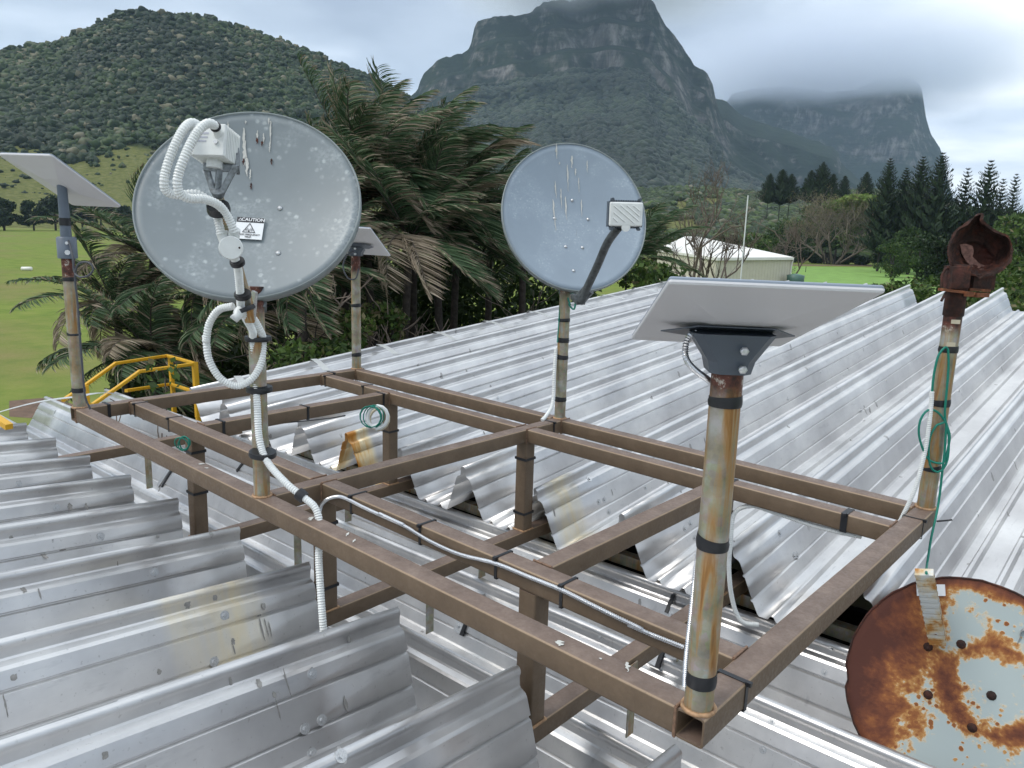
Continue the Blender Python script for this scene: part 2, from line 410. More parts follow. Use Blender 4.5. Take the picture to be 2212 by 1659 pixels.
# walls
m = MB()
def wallrun(p, q, ztop_p, ztop_q, th=.12):
    d = (q-p); d.z = 0; n = Vector((-d.y, d.x, 0)).normalized()*th/2
    vs = []
    for s in (-1, 1):
        for pt_, zt in ((p, ztop_p), (q, ztop_q)):
            vs += [Vector((pt_.x, pt_.y, 0))+n*s, Vector((pt_.x, pt_.y, zt))+n*s]
    m.add(vs, [(0,2,3,1),(4,5,7,6),(0,1,5,4),(2,6,7,3),(1,3,7,5)])
c00 = NEAR0+DV*(.5*PT)-NV*7.6; c01 = FAR0+DV*(-.5*PT)+NV*9.6; c11 = FAR0+DV*(14*PT)+NV*10.2; c10 = NEAR0+DV*(14*PT)-NV*7.6
wallrun(c00, NEAR0+DV*(.5*PT), 6.1, 5.45); wallrun(FAR0+DV*(-.5*PT)+NV*.5, c01, 5.4, 6.2); wallrun(NEAR0+DV*(.5*PT), FAR0+DV*(-.5*PT)+NV*.5, 5.0, 5.0)
wallrun(c01, c11, 6.2, 6.3); wallrun(c11, c10, 6.2, 6.2); wallrun(c10, c00, 6.1, 6.1)
m.build('wall', M['wall'], bld)
# flat bracing straps over the left edge of the far roof
def strap(p, q, w=.05, name='strap', sag=.0):
    p = Vector(p); q = Vector(q); d = (q-p).normalized(); s = d.cross(Vector((0,0,1))).normalized()*w/2
    vs = []; n = 6
    for i in range(n+1):
        t = i/n; c = p.lerp(q, t)+Vector((0, 0, .018*math.sin(t*PI)*(1 if sag == 0 else sag)))
        vs += [c-s, c+s, c+s+Vector((0,0,.003)), c-s+Vector((0,0,.003))]
    m_ = MB().add(vs, [(i*4+a, i*4+b, i*4+4+b, i*4+4+a) for i in range(n) for a, b in ((0,1),(1,2),(2,3),(3,0))])
    o = m_.build(name, M['strap'], bld); return o
M['strap'] = simple('white_flat_bar', (.60, .62, .62), .4, .3, nz=.05)
for i in range(10):
    s = .62+i*.98
    strap(FAR0+DV*(-1*PT)+NV*(s-.08)+Vector((0,0,.0885*s+.006)), FAR0+DV*(-.02*PT)+NV*(s-.36)+Vector((0,0,.0885*(s-.3)+.008)), .075)
strap(at(-6, 892, 5.1), at(171, 857, 5.15), .05); strap(at(171, 857, 5.15), at(259, 852, 5.75), .05); 
# screws with washers in the visible faces
def face_point(base, across, slope, k, s, frac, pt=PT):
    """point on the fold face that looks towards the viewer (frac 0 ridge .. 1 foot)"""
    a0, z0, a1, z1 = .058, -.084, .181, -.362
    a = a0+(a1-a0)*frac; z = z0+(z1-z0)*frac
    return base+DV*(k*pt+a)+across*s+Vector((0, 0, z+slope*s))
FN = Vector((.89, 0, .45))
def screw(p, n=FN, r=.011, parent=bld, washer=True):
    n = Vector(n).normalized(); q = n.to_track_quat('Z', 'Y').to_matrix()
    m_ = MB()
    if washer: m_.tube([p, p+n*.003], r*1.7, 12)
    vs = []
    for z in (.003, .010):
        for k in range(6): vs.append(p+q @ Vector((r*.8*math.cos(k*PI/3), r*.8*math.sin(k*PI/3), z)))
    m_.add(vs, [(i, (i+1) % 6, 6+(i+1) % 6, 6+i) for i in range(6)]+[(6,7,8,9,10,11)])
    return m_.build('screw', M['bolt'], parent)
rs = random.Random(3)
from mathutils.bvhtree import BVHTree
def bvh(o):
    me = o.data; off = worldloc(o.parent)
    return BVHTree.FromPolygons([v.co+off for v in me.vertices], [tuple(p.vertices) for p in me.polygons])
BV = {'near': bvh(roof_near), 'far': bvh(roof_far), 'valley': bvh(valley_o)}
def hit(which, X, Y):
    d = (FW + RT*((X-1106)/FPX) - UP*((Y-829.5)/FPX)).normalized(); best = None
    for w_ in (which if isinstance(which, tuple) else (which,)):
        p, n, _, dist = BV[w_].ray_cast(CAM, d)
        if p is not None and (best is None or dist < best[2]): best = (p, n if n.dot(d) < 0 else -n, dist)
    return best
M['wash'] = simple('water_mark', (.36, .355, .35), .55, .5, nz=.2, scale=60)
def blot(p, n, w_, l_, seed, name='water_mark', mt='wash'):
    """thin irregular stain following the slope"""
    rr = random.Random(seed); dn = Vector((0,0,-1)); x = dn.cross(n).normalized(); y = n.cross(x).normalized()
    if y.z > 0: y = -y
    k = 16; ring = []; w_ *= .78; l_ *= .85
    for i in range(k):
        a = 2*PI*i/k; r_ = 1+rr.uniform(-.28, .28); ring.append(p+n*.0022+x*(w_*r_*math.cos(a))+y*(l_*r_*math.sin(a)))
    o = MB().add(ring+[p+n*.0024], [(i, (i+1) % k, k) for i in range(k)]).build(name, M[mt], bld); return o
def r4(x, y): return (.3968*x, 1000.7+.3968*y)
for i, q in enumerate((r4(102,113), r4(307,240), r4(548,397), r4(840,592), r4(1222,828), r4(1165,1080), r4(1700,1147), r4(1752,1397), r4(1660,1445), r4(1697,1578), (736, 1633))):
    h_ = hit('near', *q)
    if h_: screw(h_[0], h_[1], .012); blot(h_[0], h_[1], .022, .026, i)
M['drip'] = simple('drip_stain', (.27, .262, .25), .6, .3, nz=.25, scale=60)
for i, (x, y, w_, l_) in enumerate(((340, 470, .020, .035), (235, 500, .012, .045), (380, 235, .016, .028), (470, 235, .010, .022), (1435, 780, .012, .018), (1410, 830, .012, .016), (1425, 900, .005, .06), (1450, 895, .004, .05), (1470, 905, .004, .045), (1268, 970, .011, .016), (1272, 1010, .004, .03), (1170, 730, .014, .018), (1020, 770, .016, .02), (130, 690, .014, .02), (215, 710, .005, .03), (865, 1135, .012, .014), (1490, 1260, .010, .015), (1510, 1330, .004, .05), (1410, 1200, .012, .02), (1560, 1190, .004, .06), (1900, 960, .010, .024), (1255, 1190, .009, .022), (570, 1590, .012, .014), (75, 1165, .016, .014), (640, 550, .004, .02), (1880, 1310, .010, .035), (60, 405, .012, .014), (860, 400, .010, .010), (30, 1320, .004, .05))):
    h_ = hit('near', *r4(x, y))
    if h_: blot(h_[0], h_[1], w_, l_, i+50, 'drip_stain', 'drip')
def rr2(x, y): return (768+.3968*x, 713.2+.3968*y)
def rr3(x, y): return (1334.2+.3968*x, 548.6+.3968*y)
for i, q in enumerate((rr2(1272,810), rr2(1323,935), rr2(1353,923), rr2(1378,990), rr2(1822,1052), rr2(1792,1080), rr2(1845,1130), rr2(1485,357) if False else rr3(880,1520), rr3(975,1640), (1715, 1200), rr3(925,790), rr3(1325,850), rr3(1340,905), rr3(1220,445), rr3(1500,400), (1076, 860), (1394, 1053))):
    h_ = hit('far', *q)
    if h_: screw(h_[0], h_[1], .012); blot(h_[0], h_[1], .018, .022, i+90)
for i, (x, y, w_, l_) in enumerate(((735, 480, .01, .03), (790, 560, .008, .04), (1700, 830, .01, .03), (1770, 880, .008, .04), (1650, 640, .008, .03), (1900, 600, .01, .035), (1150, 640, .008, .03), (700, 560, .01, .02), (1080, 990, .009, .04), (1185, 1050, .006, .03), (1395, 880, .006, .03), (1300, 640, .01, .03))):
    h_ = hit('far', *rr2(x, y))
    if h_: blot(h_[0], h_[1], w_, l_, i+150, 'drip_stain', 'drip')
def x6(x, y): return (1334.2+.3968*x, 1000.7+.3968*y)
for i, q in enumerate((x6(1165,1010), x6(1125,1137), x6(838,1405), x6(792,1560), x6(292,820), (1297, 1377), (1300, 1480))):
    h_ = hit('valley', *q)
    if h_: screw(h_[0], h_[1], .010)
def seal(q0, q1, w_=.03, mt='tape'):
    a = hit('valley', *q0); b = hit('valley', *q1)
    if a and b and (a[0]-b[0]).length < .6: MB().bar(a[0]+a[1]*.006, b[0]+b[1]*.006, w_, .008, up=a[1]).build('sealant_strip', M[mt], bld)
X2 = lambda x, y: (987.5+.3968*x, 987.5+.3968*y)
seal(X2(1180, 748), X2(1140, 848), .022); seal(X2(790, 925), X2(760, 1012), .022); seal((368, 1012), (342, 1050), .045, 'bolt'); seal((373, 1014), (350, 1052), .022); seal((526, 1000), (512, 1018), .03)
for k in range(3, 12): screw(face_point(FAR0, NV, .0885, k, 4.6+.1*rs.random(), .35)); 
# ================================================================ the brown steel frame
LU, WV, H = 4.441, 2.178, .086
frame = empty('steel_frame', fr(0, 0, -.92), 'brown painted steel grid frame with round poles welded to it, standing over the roof valley', 'steel frame')
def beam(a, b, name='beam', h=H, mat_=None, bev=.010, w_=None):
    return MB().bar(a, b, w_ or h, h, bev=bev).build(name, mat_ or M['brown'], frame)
def hollow(a, b, name='beam'):
    """hollow section, open at a"""
    a = Vector(a); b = Vector(b); d = (b-a).normalized(); m_ = MB()
    m_.bar(a, b, H, H, bev=.010, caps=False)
    i = MB().bar(a, a+d*.5, H-.012, H-.012, bev=.006, caps=False)
    m_.add(i.v, [f[::-1] for f in i.f], True)
    up = Vector((0,0,1)); sd = d.cross(up).normalized(); up = sd.cross(d)
    n = 16; # rim
    vs = m_.v[:n]; vi = i.v[:n]
    m_.add(list(vs)+list(vi), [(k, (k+1) % n, n+(k+1) % n, n+k) for k in range(n)])
    m_.add(i.v[n:2*n], [tuple(range(n))])
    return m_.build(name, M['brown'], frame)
hw = H/2; zc = -hw; XU_ = (1,0,0); XV_ = (0,1,0)
B = {}
B['AB'] = hollow(fr(0, -hw, zc), fr(0, WV+hw, zc))
B['DC'] = hollow(fr(LU, -hw, zc), fr(LU, WV+hw, zc))
B['AD'] = beam(fr(hw, 0, zc), fr(LU-hw, 0, zc))
UM, U1, U3 = 2.222, .872, 3.580
VN, VF = .334, 1.836
B['EF'] = beam(fr(UM, hw, zc), fr(UM, WV+hw, zc))
for a, b in ((hw, UM-hw), (UM+hw, LU-hw)):
    B['N%.0f' % a] = beam(fr(a, VN, zc), fr(b, VN, zc))
    B['F%.0f' % a] = beam(fr(a, VF, zc), fr(b, VF, zc))
    beam(fr(a, WV, zc), fr(b, WV, zc))
beam(fr(U1, VN+hw, zc), fr(U1, VF-hw, zc)); beam(fr(U3, VN+hw, zc), fr(U3, VF-hw, zc))
lowz = {U1: -.715, UM: -.678, U3: -.634}
for u in (U1, UM, U3):
    for v in (VN, VF):
        beam(fr(u, v, -H), fr(u, v, lowz[u]), 'post')
        # weld bead round the foot
        m_ = MB(); zz = lowz[u]+.003
        for (x0, y0, x1, y1) in ((-1,-1,1,-1),(1,-1,1,1),(1,1,-1,1),(-1,1,-1,-1)):
            m_.tube([fr(u+x0*(hw+.003), v+y0*(hw+.003), zz), fr(u+x1*(hw+.003), v+y1*(hw+.003), zz)], .006, 6)
        m_.build('weld', M['weld'], frame)
def weld_ring(c, axis):
    axis = Vector(axis).normalized(); up = Vector((0,0,1)); sd = axis.cross(up).normalized(); e = hw+.001
    q = [c+sd*x*e+up*y*e for x, y in ((-1,-1),(1,-1),(1,1),(-1,1),(-1,-1))]
    m_ = MB()
    for a, b in zip(q[:-1], q[1:]):
        n_ = 9; pts = [a.lerp(b, i/n_) for i in range(n_+1)]; m_.tube(pts, [.0042+.0014*(i % 2) for i in range(n_+1)], 6)
    m_.build('weld', M['weld_brown'], frame)
M['weld_brown'] = simple('painted_weld', (.17, .10, .062), .6, nz=.4, scale=80, bmp=.4)
for v in (0,): weld_ring(fr(hw, v, zc), XU_); weld_ring(fr(LU-hw, v, zc), XU_)
for v in (VN, VF, WV):
    for u in (hw, UM-hw, UM+hw, LU-hw): weld_ring(fr(u, v, zc), XU_)
for u in (U1, U3): weld_ring(fr(u, VN+hw, zc), XV_); weld_ring(fr(u, VF-hw, zc), XV_)
weld_ring(fr(UM, hw, zc), XV_)
LOWB = {}
for u, w, v0, v1 in ((-1.50, -.745, .06, 1.9), (U1, -.715, .10, 2.35), (UM, -.678, .12, 2.35), (U3, -.634, .10, 2.45)):
    o_ = beam(fr(u, v0, w-hw), fr(u, v1, w-hw)); o_['label'] = 'lower cross beam close to the valley sheets'
    for v in (.68, .98, 1.40, 1.72):
        if v > v1: continue
        zb = ZV0+.0215*u+1.2-SX*u if True else 0
        bot = (zb if v in (.68, 1.40) else zb-.20)
        for e_ in (-.052, .052):
            if e_ < 0 or v in (.68, 1.72): continue
            m_ = MB(); m_.bar(fr(u+e_, v+.01, w-.02), fr(u+e_, v+.01, bot), .055, .006, up=(1,0,0))
            m_.build('bracket', M['strut'], frame)
# poles
POLE = {}
def pole(key, u, v, hgt, r=.0385, lean=(0, 0)):
    base = fr(u, v, -.002); top = base+Vector((lean[0], lean[1], hgt))
    n = 12; pts = [base.lerp(top, i/n) for i in range(n+1)]
    o_ = MB().tube(pts, r, 28).build('pole', M['pole'], frame); POLE[key] = (base, top, r, o_)
    ring = [base+Vector((math.cos(a)*(r+.004), math.sin(a)*(r+.004), .004)) for a in [k*PI/9 for k in range(19)]]
    MB().tube(ring, .007, 6, caps=False).build('weld', M['weld'], frame)
    return o_
pole('A', 0, 0, 1.00); pole('B', 0, WV, .96); pole('C', LU, WV, 1.10); pole('D', LU, 0, .945); pole('E', UM+.005, .0, .95, .036); pole('F', UM-.005, WV, .90, .036)
def ppt(key, t): return POLE[key][0].lerp(POLE[key][1], t)
def polpt(key, py):
    """height fraction on a pole where it is seen at height py"""
    lo, hi = 0, 1.2
    for _ in range(40):
        mid = (lo+hi)/2; q = ppt(key, mid)-CAM; y = 829.5-FPX*(q.dot(UP)/q.dot(FW))
        if y > py: lo = mid
        else: hi = mid
    return lo
def band(key, t, h=.022, extra=.002, name='tape_band', mat_=None, tilt=0):
    b_, t_, r, o_ = POLE[key]; c = ppt(key, t); m_ = MB()
    m_.tube([c-Vector((0,0,h)), c-Vector((0,0,h*.3)), c+Vector((tilt,0,h*.35)), c+Vector((0,0,h))], [r+extra, r+extra+.0015, r+extra+.0006, r+extra], 28)
    x = m_.build(name, mat_ or M['tape'], frame); x.parent = o_; return x
for key, ys in (('A', (602, 720, 843)), ('E', (840, 983)), ('B', (530, 660, 765)), ('F', (690, 733, 770, 862)), ('D', (868, 1168, 1465)), ('C', (752, 870, 1012))):
    for y in ys: 
        x = band(key, polpt(key, y)+.004*math.sin(y), (.013 if key != 'D' else .016)*(1+.25*math.sin(y*1.7)), tilt=.002*math.sin(y*3))
        # child of the pole: keep world place
        x.location = Vector((0, 0, 0))
def beam_tie(c, axis, name='cable_tie', h=H, w=.012, parent=frame, strip=.0025):
    """black strap wrapped round a beam at c; axis = beam direction"""
    axis = Vector(axis).normalized(); up = Vector((0,0,1)); sd = axis.cross(up).normalized(); up = sd.cross(axis)
    e = h/2+strip; ring = [(e,e),(-e,e),(-e,-e),(e,-e)]; vs = []
    for s in (-1, 1):
        for x, y in ring: vs.append(c+axis*(s*w/2)+sd*x+up*y)
    m_ = MB().add(vs, [(i, (i+1) % 4, 4+(i+1) % 4, 4+i) for i in range(4)])
    m_.box(c+sd*(e+.003)*(-1 if sd.y > 0 else 1)+up*e*.9, .014, .012, .010)
    o_ = m_.build(name, M['tape'], parent)
    md = o_.modifiers.new('t', 'SOLIDIFY'); md.thickness = .002; md.offset = 1
    return o_
XU = (1, 0, 0); XV = (0, 1, 0)
for u in (2.50, 2.98, 3.42, 3.74): beam_tie(fr(u, VN, zc), XU, w=.014)
for u in (.12, .62): beam_tie(fr(u, VN, zc), XU)
for v in (.10, 1.86): beam_tie(fr(0, v+.06, zc), XV, w=.02)
beam_tie(fr(LU, .20, zc), XV, w=.018); beam_tie(fr(LU, 1.98, zc), XV, w=.010)
for u in (3.62, 4.20): beam_tie(fr(u, VF, zc), XU, w=.03)
for u in (.10, .60): beam_tie(fr(u, VF, zc), XU)
for v in (.50, 1.10, 1.74): beam_tie(fr(U1, v, zc), XV, w=.018)
beam_tie(fr(UM, 2.06, zc), XV, w=.016)
def post_tie(u, v, w): 
    o_ = beam_tie(fr(u, v, w), (0,0,1)) if False else None
    e = hw+.003; m_ = MB(); vs = []
    for dz in (-.008, .008):
        for x, y in ((e,e),(-e,e),(-e,-e),(e,-e)): vs.append(fr(u+x, v+y, w+dz))
    m_.add(vs, [(i, (i+1) % 4, 4+(i+1) % 4, 4+i) for i in range(4)])
    o_ = m_.build('tape_band', M['tape'], frame); md = o_.modifiers.new('t', 'SOLIDIFY'); md.thickness = .002; md.offset = 1
for u, v, w in ((U1, VN, -.16), (U1, VN, -.42), (UM, VN, -.55), (U1, VF, -.30), (UM, VF, -.20), (UM, VF, -.56), (U3, VF, -.18), (UM, VN, -.22)): post_tie(u, v, w)
# ================================================================ dishes, panels, hoses
def aty(X, Y, v):
    r = FW + RT*((X-1106)/FPX) - UP*((Y-829.5)/FPX); return CAM + r*((AY+v-CAM.y)/r.y)
def ori(c, az, el, roll=0):
    """axes of a disc at c: normal turned az degrees to the left of the viewer and el degrees up"""
    h = (CAM-c); h.z = 0; h.normalize(); left = Vector((0,0,1)).cross(-h)      # left as seen from the camera
    a, e = math.radians(az), math.radians(el)
    n = (h*math.cos(a)+left*math.sin(a))*math.cos(e)+Vector((0,0,math.sin(e)))
    x = Vector((0,0,1)).cross(n).normalized(); y = n.cross(x)
    q = Quaternion(n, math.radians(roll)); return q @ x, q @ y, n
M['dish_grey'] = spots('grey_dish_face', (.185, .215, .23), (.42, .46, .47), 1.0, scale=30)
M['dish_blue'] = spots('blue_grey_dish_face', (.23, .285, .345), (.36, .42, .47), .3, scale=60)
M['dish_rust'] = rust_dish()
M['rim'] = simple('dish_rim_paint', (.20, .23, .235), .5, nz=.12, scale=12)
M['grey_cast'] = simple('grey_casting', (.20, .22, .235), .55, .3, nz=.4, scale=60, bmp=.2)
M['dark_arm'] = simple('dark_arm', (.075, .085, .09), .5, .2, nz=.45, scale=40, bmp=.3)
M['slate'] = simple('slate_plastic', (.062, .078, .10), .38, nz=.06, scale=8)
M['slate_rough'] = simple('slate_mast', (.10, .125, .16), .5, nz=.12, scale=14)
M['panel_back'] = simple('panel_back_plastic', (.60, .60, .62), .45, nz=.015, scale=3)
M['panel_edge'] = simple('panel_edge_grey', (.22, .26, .32), .4)
M['black'] = simple('black_print', (.012, .012, .018), .5)
M['label_white'] = simple('label_white', (.72, .74, .76), .45)
M['dropping'] = simple('bird_dropping', (.50, .50, .47), .8, nz=.1, scale=90)
M['rusty_steel'] = galv('rusting_arm', .95, None)
M['chan'] = None
def dish_mesh(c, X, Y, n, a, b, dep, parent, face, rim, name='reflector', skirt=.035, seg=96, rings=14, wob=0.0, jag=None):
    V = [c-n*dep]; F = []
    def P(rho, k, dz=0):
        t = 2*PI*k/seg; e = 1+(jag(t) if jag else 0)
        return c+X*(a*rho*e*math.cos(t))+Y*(b*rho*e*math.sin(t))-n*(dep*(1-rho*rho)-dz)+n*wob*math.sin(3*t+1)*rho
    for r in range(1, rings+1):
        for k in range(seg): V.append(P(r/rings, k))
    for k in range(seg): F.append((0, 1+k, 1+(k+1) % seg))
    for r in range(rings-1):
        b0 = 1+r*seg; b1 = b0+seg
        for k in range(seg): F.append((b0+k, b1+k, b1+(k+1) % seg, b0+(k+1) % seg))
    # work in the disc's own axes so that stains sit in its plane
    R3 = Matrix((X, Y, n)).transposed(); Ri = R3.inverted()
    me = bpy.data.meshes.new(name); me.from_pydata([tuple(Ri @ (v-c)) for v in V], [], F); me.materials.append(face)
    me.polygons.foreach_set('use_smooth', [True]*len(F)); me.update()
    o = bpy.data.objects.new(name, me); C.objects.link(o); o.parent = parent
    o.matrix_local = Matrix.Translation(c-worldloc(parent)) @ R3.to_4x4()
    md = o.modifiers.new('t', 'SOLIDIFY'); md.thickness = .003; md.offset = -1
    # rolled rim and skirt
    m_ = MB(); sec = [(1.0, 0), (1.006, .006), (1.016, .004), (1.020, -.004), (1.016, -skirt), (1.008, -skirt)]
    vs = [P(rho, k, dz-dep*(1-rho*rho)*-1 if False else dz) if False else (c+X*(a*rho*(1+(jag(2*PI*k/seg) if jag else 0))*math.cos(2*PI*k/seg))+Y*(b*rho*(1+(jag(2*PI*k/seg) if jag else 0))*math.sin(2*PI*k/seg))+n*(dz+wob*math.sin(6*PI*k/seg+1))) for rho, dz in sec for k in range(seg)]
    m_.add(vs, [(r*seg+k, r*seg+(k+1) % seg, (r+1)*seg+(k+1) % seg, (r+1)*seg+k) for r in range(len(sec)-1) for k in range(seg)], True)
    m_.build('rim', rim, parent)
    return o
def on_dish(c, X, Y, n, a, b, dep, p, lift=.003):
    """drop the view ray through pixel p onto the dish surface"""
    r = FW + RT*((p[0]-1106)/FPX) - UP*((p[1]-829.5)/FPX); t = (c-CAM).dot(n)/r.dot(n)
    for _ in range(12):
        q = CAM+r*t; lx = (q-c).dot(X); ly = (q-c).dot(Y); z = -dep*(1-(lx/a)**2-(ly/b)**2)
        t = ((c-CAM).dot(n)+z)/r.dot(n)
    q = CAM+r*t; g = (n-X*(2*dep*((q-c).dot(X))/a**2)-Y*(2*dep*((q-c).dot(Y))/b**2)).normalized()
    return q+g*lift, g
def splat(p, g, w, l, mat_, name, parent, down, seed=0, th=.0012):
    """irregular streak lying on a surface"""
    rr = random.Random(seed); x = down.cross(g).normalized(); y = g.cross(x).normalized(); n_ = 10; L_ = []; Rr = []
    for i in range(n_+1):
        t = i/n_; ww = w*(.25+.75*math.sin(PI*min(1, t*1.1+.05)))*(.55+.9*rr.random()); ox = w*.5*(rr.random()-.5)
        L_.append(p+x*(ox-ww/2)+y*(t-.5)*l+g*th); Rr.append(p+x*(ox+ww/2)+y*(t-.5)*l+g*th)
    m_ = MB().add(L_+Rr, [(i, i+1, n_+2+i, n_+1+i) for i in range(n_)]); o = m_.build(name, mat_, parent)
    md = o.modifiers.new('t', 'SOLIDIFY'); md.thickness = .0008; return o

# ---- large grey dish on the pole in the middle of the near side
cE = at(537, 436, 3.42); XE, YE, NE = ori(cE, 13, 29, 2); aE, bE, dE = .484, .463, .085
dishE = empty('satellite_dish', cE-YE*.5, 'largest dish, grey with chalky spots, a caution sticker and a white box in front', 'satellite dish')
dish_mesh(cE, XE, YE, NE, aE, bE, dE, dishE, M['dish_grey'], M['rim'], skirt=.045)
mE = MB(); mE.tube([cE-NE*(dE+.0), cE-NE*(dE+.07)], .10, 20); mE.bar(cE-NE*.13-YE*.04, POLE['E'][1]-Vector((0,0,.10)), .09, .05); mE.build('mount_bracket', M['grey_cast'], dishE)
def bolt_on(c, X, Y, n, a, b, dep, p, parent, r=.012):
    q, g = on_dish(c, X, Y, n, a, b, dep, p, .001); MB().tube([q, q+g*.002, q+g*.006, q+g*.008], [r, r, r*.6, r*.2], 12).build('bolt', M['bolt'], parent)
for p in ((605, 450), (601, 547), (481, 547), (477, 450)): bolt_on(cE, XE, YE, NE, aE, bE, dE, p, dishE)
DN = Vector((0, 0, -1))
for i, (x, y, w_, l_) in enumerate(((527, 300, .010, .10), (528, 330, .014, .13), (534, 362, .012, .09), (532, 345, .008, .05), (556, 296, .007, .06), (570, 300, .006, .05), (585, 285, .008, .10), (583, 318, .008, .05), (531, 265, .007, .018), (493, 275, .006, .05), (581, 262, .006, .03), (541, 378, .007, .05))):
    q, g = on_dish(cE, XE, YE, NE, aE, bE, dE, (x, y)); splat(q, g, w_, l_, M['dropping'], 'streak', dishE, DN, i)
for i, (x, y, l_) in enumerate(((587, 350, .03), (556, 305, .03), (566, 311, .025), (543, 403, .035), (526, 350, .03))):
    q, g = on_dish(cE, XE, YE, NE, aE, bE, dE, (x, y)); splat(q, g, .009, l_, M['rust'], 'rust_fleck', dishE, DN, i+40, .002)
# caution sticker
def text(body, p, x, y, size, mat_, parent, name='lettering'):
    cu = bpy.data.curves.new(name, 'FONT'); cu.body = body; cu.size = size; cu.align_x = 'CENTER'; cu.align_y = 'CENTER'; cu.extrude = .0002; cu.offset = size*.018
    cu.materials.append(mat_); to = bpy.data.objects.new(name, cu); C.objects.link(to); bpy.context.view_layer.update()
    me = bpy.data.meshes.new_from_object(to.evaluated_get(bpy.context.evaluated_depsgraph_get())); bpy.data.objects.remove(to)
    o = bpy.data.objects.new(name, me); C.objects.link(o); o.parent = parent
    n_ = x.cross(y).normalized(); Mx = Matrix((x, y, n_)).transposed().to_4x4(); o.matrix_local = Matrix.Translation(p-worldloc(parent)) @ Mx; return o
q, g = on_dish(cE, XE, YE, NE, aE, bE, dE, (540, 497), .013)
sx_ = (XE-g*XE.dot(g)).normalized(); sy_ = g.cross(sx_); W_, H_ = .122, .112
qr = Quaternion(g, math.radians(-4)); sx_ = qr @ sx_; sy_ = qr @ sy_
def plate(p, x, y, w, h, z, mat_, name, parent, gg):
    vs = [p+x*sx*w/2+y*sy*h/2+gg*z for sx, sy in ((-1,-1),(1,-1),(1,1),(-1,1))]
    vs2 = [v-gg*.0008 for v in vs]
    return MB().add(vs+vs2, [(0,1,2,3),(7,6,5,4),(0,4,5,1),(1,5,6,2),(2,6,7,3),(3,7,4,0)]).build(name, mat_, parent)
stk = plate(q, sx_, sy_, W_, H_, .001, M['label_white'], 'sticker', dishE, g)
pl = plate(q+sy_*(H_/2-.0125), sx_, sy_, W_-.002, .025, .0025, M['black'], 'sticker_band', dishE, g)
text('CAUTION', q+sx_*.012+sy_*(H_/2-.0125)+g*.004, sx_, sy_, .0225, M['label_white'], dishE)
def tri(p, s, t_, mat_, z, name='warning_triangle'):
    o_ = [p+sx_*(s*math.sin(2*PI*k/3))+sy_*(s*math.cos(2*PI*k/3))+g*z for k in range(3)]
    i_ = [p+sx_*((s-t_)*math.sin(2*PI*k/3))+sy_*((s-t_)*math.cos(2*PI*k/3))+g*z for k in range(3)]
    MB().add(o_+i_, [(k, (k+1) % 3, 3+(k+1) % 3, 3+k) for k in range(3)]).build(name, mat_, dishE)
tri(q+sx_*(-.044)+sy_*(H_/2-.0145), .010, .0035, M['label_white'], .0042)
tri(q+sy_*-.006, .034, .006, M['black'], .0032)
MB().add([q+sx_*-.004+sy_*-.020+g*.0034, q+sx_*.004+sy_*-.020+g*.0034, q+sy_*-.004+g*.0034], [(0,1,2)]).build('antenna_mark', M['black'], dishE)
for s in (-1, 1):
    for rr_ in (.006, .0105, .015):
        pts = [q+sy_*-.006+sx_*(s*rr_*math.cos(t))+sy_*(rr_*math.sin(t))+g*.0034 for t in np.linspace(-.8, .8, 7)]
        MB().tube(pts, .0008, 5).build('wave_mark', M['black'], dishE)
text('RADIO FREQUENCY', q+sy_*-.034+g*.0035, sx_, sy_, .0112, M['black'], dishE)
text('FIELD', q+sy_*-.046+g*.0035, sx_, sy_, .0112, M['black'], dishE)
# feed arm, yoke and transceiver box
def c5(x, y, d): return at(329.2+.3308*x, 219.4+.3308*y, d)
arm = [c5(640, 1430, 3.22), c5(600, 1220, 3.12), c5(480, 850, 2.93), c5(432, 625, 2.82)]
MB().bar(arm[0], arm[1], .040, .036, bev=.006).bar(arm[1]+Vector((0,0,-.002)), arm[3], .030, .030, bev=.005).build('feed_arm', M['rusty_steel'], dishE)
MB().bar(c5(668, 1240, 3.18), c5(655, 1420, 3.22), .012, .03).build('arm_clamp', M['bolt'], dishE)
m_ = MB()
yk = c5(432, 610, 2.82)
m_.tube([yk, c5(425, 575, 2.80)], [.022, .026], 10)
for p in ((350, 430), (440, 415), (545, 420)): m_.bar(c5(425 if p[0] == 440 else (400 if p[0] < 440 else 455), 590, 2.81), c5(p[0], p[1], 2.80), .014, .022, bev=.003)
m_.bar(c5(333, 425, 2.79), c5(560, 440, 2.83), .030, .028, bev=.004)
m_.bar(c5(558, 330, 2.86), c5(558, 450, 2.83), .012, .05)
m_.build('yoke', M['grey_cast'], dishE)
# ribbed box
bx = c5(415, 290, 2.80); b_y = Vector((0,0,1)); b_n = (CAM-bx); b_n.z = 0; b_n.normalize()
b_n = (b_n + RT*-.45 + Vector((0,0,.25))).normalized(); b_x = Vector((0,0,1)).cross(b_n).normalized(); b_y = b_n.cross(b_x)
RB = Matrix((b_x, b_y, b_n)).transposed()
m_ = MB(); m_.box(bx+b_n*.0, .118, .105, .10, RB)
for k in range(9): m_.box(bx+b_n*(.05-.0125*k), .130, .116, .005, RB)
m_.box(bx+b_n*.058, .128, .114, .016, RB); m_.tube([bx-b_y*.055, bx-b_y*.085], .03, 16)
ob = m_.build('transceiver_box', M['white_plastic'], dishE); md = ob.modifiers.new('b', 'BEVEL'); md.width = .0025; md.segments = 2
for i in range(3):
    o_ = plate(bx+b_n*.0665+b_x*(-.02+.0*i)+b_y*(.022-.014*i), b_x, b_y, .05-.008*i, .006, .001, M['label_grey'] if 'label_grey' in M else M.setdefault('label_grey', simple('label_grey', (.42, .43, .50), .5)), 'type_label', dishE, b_n)
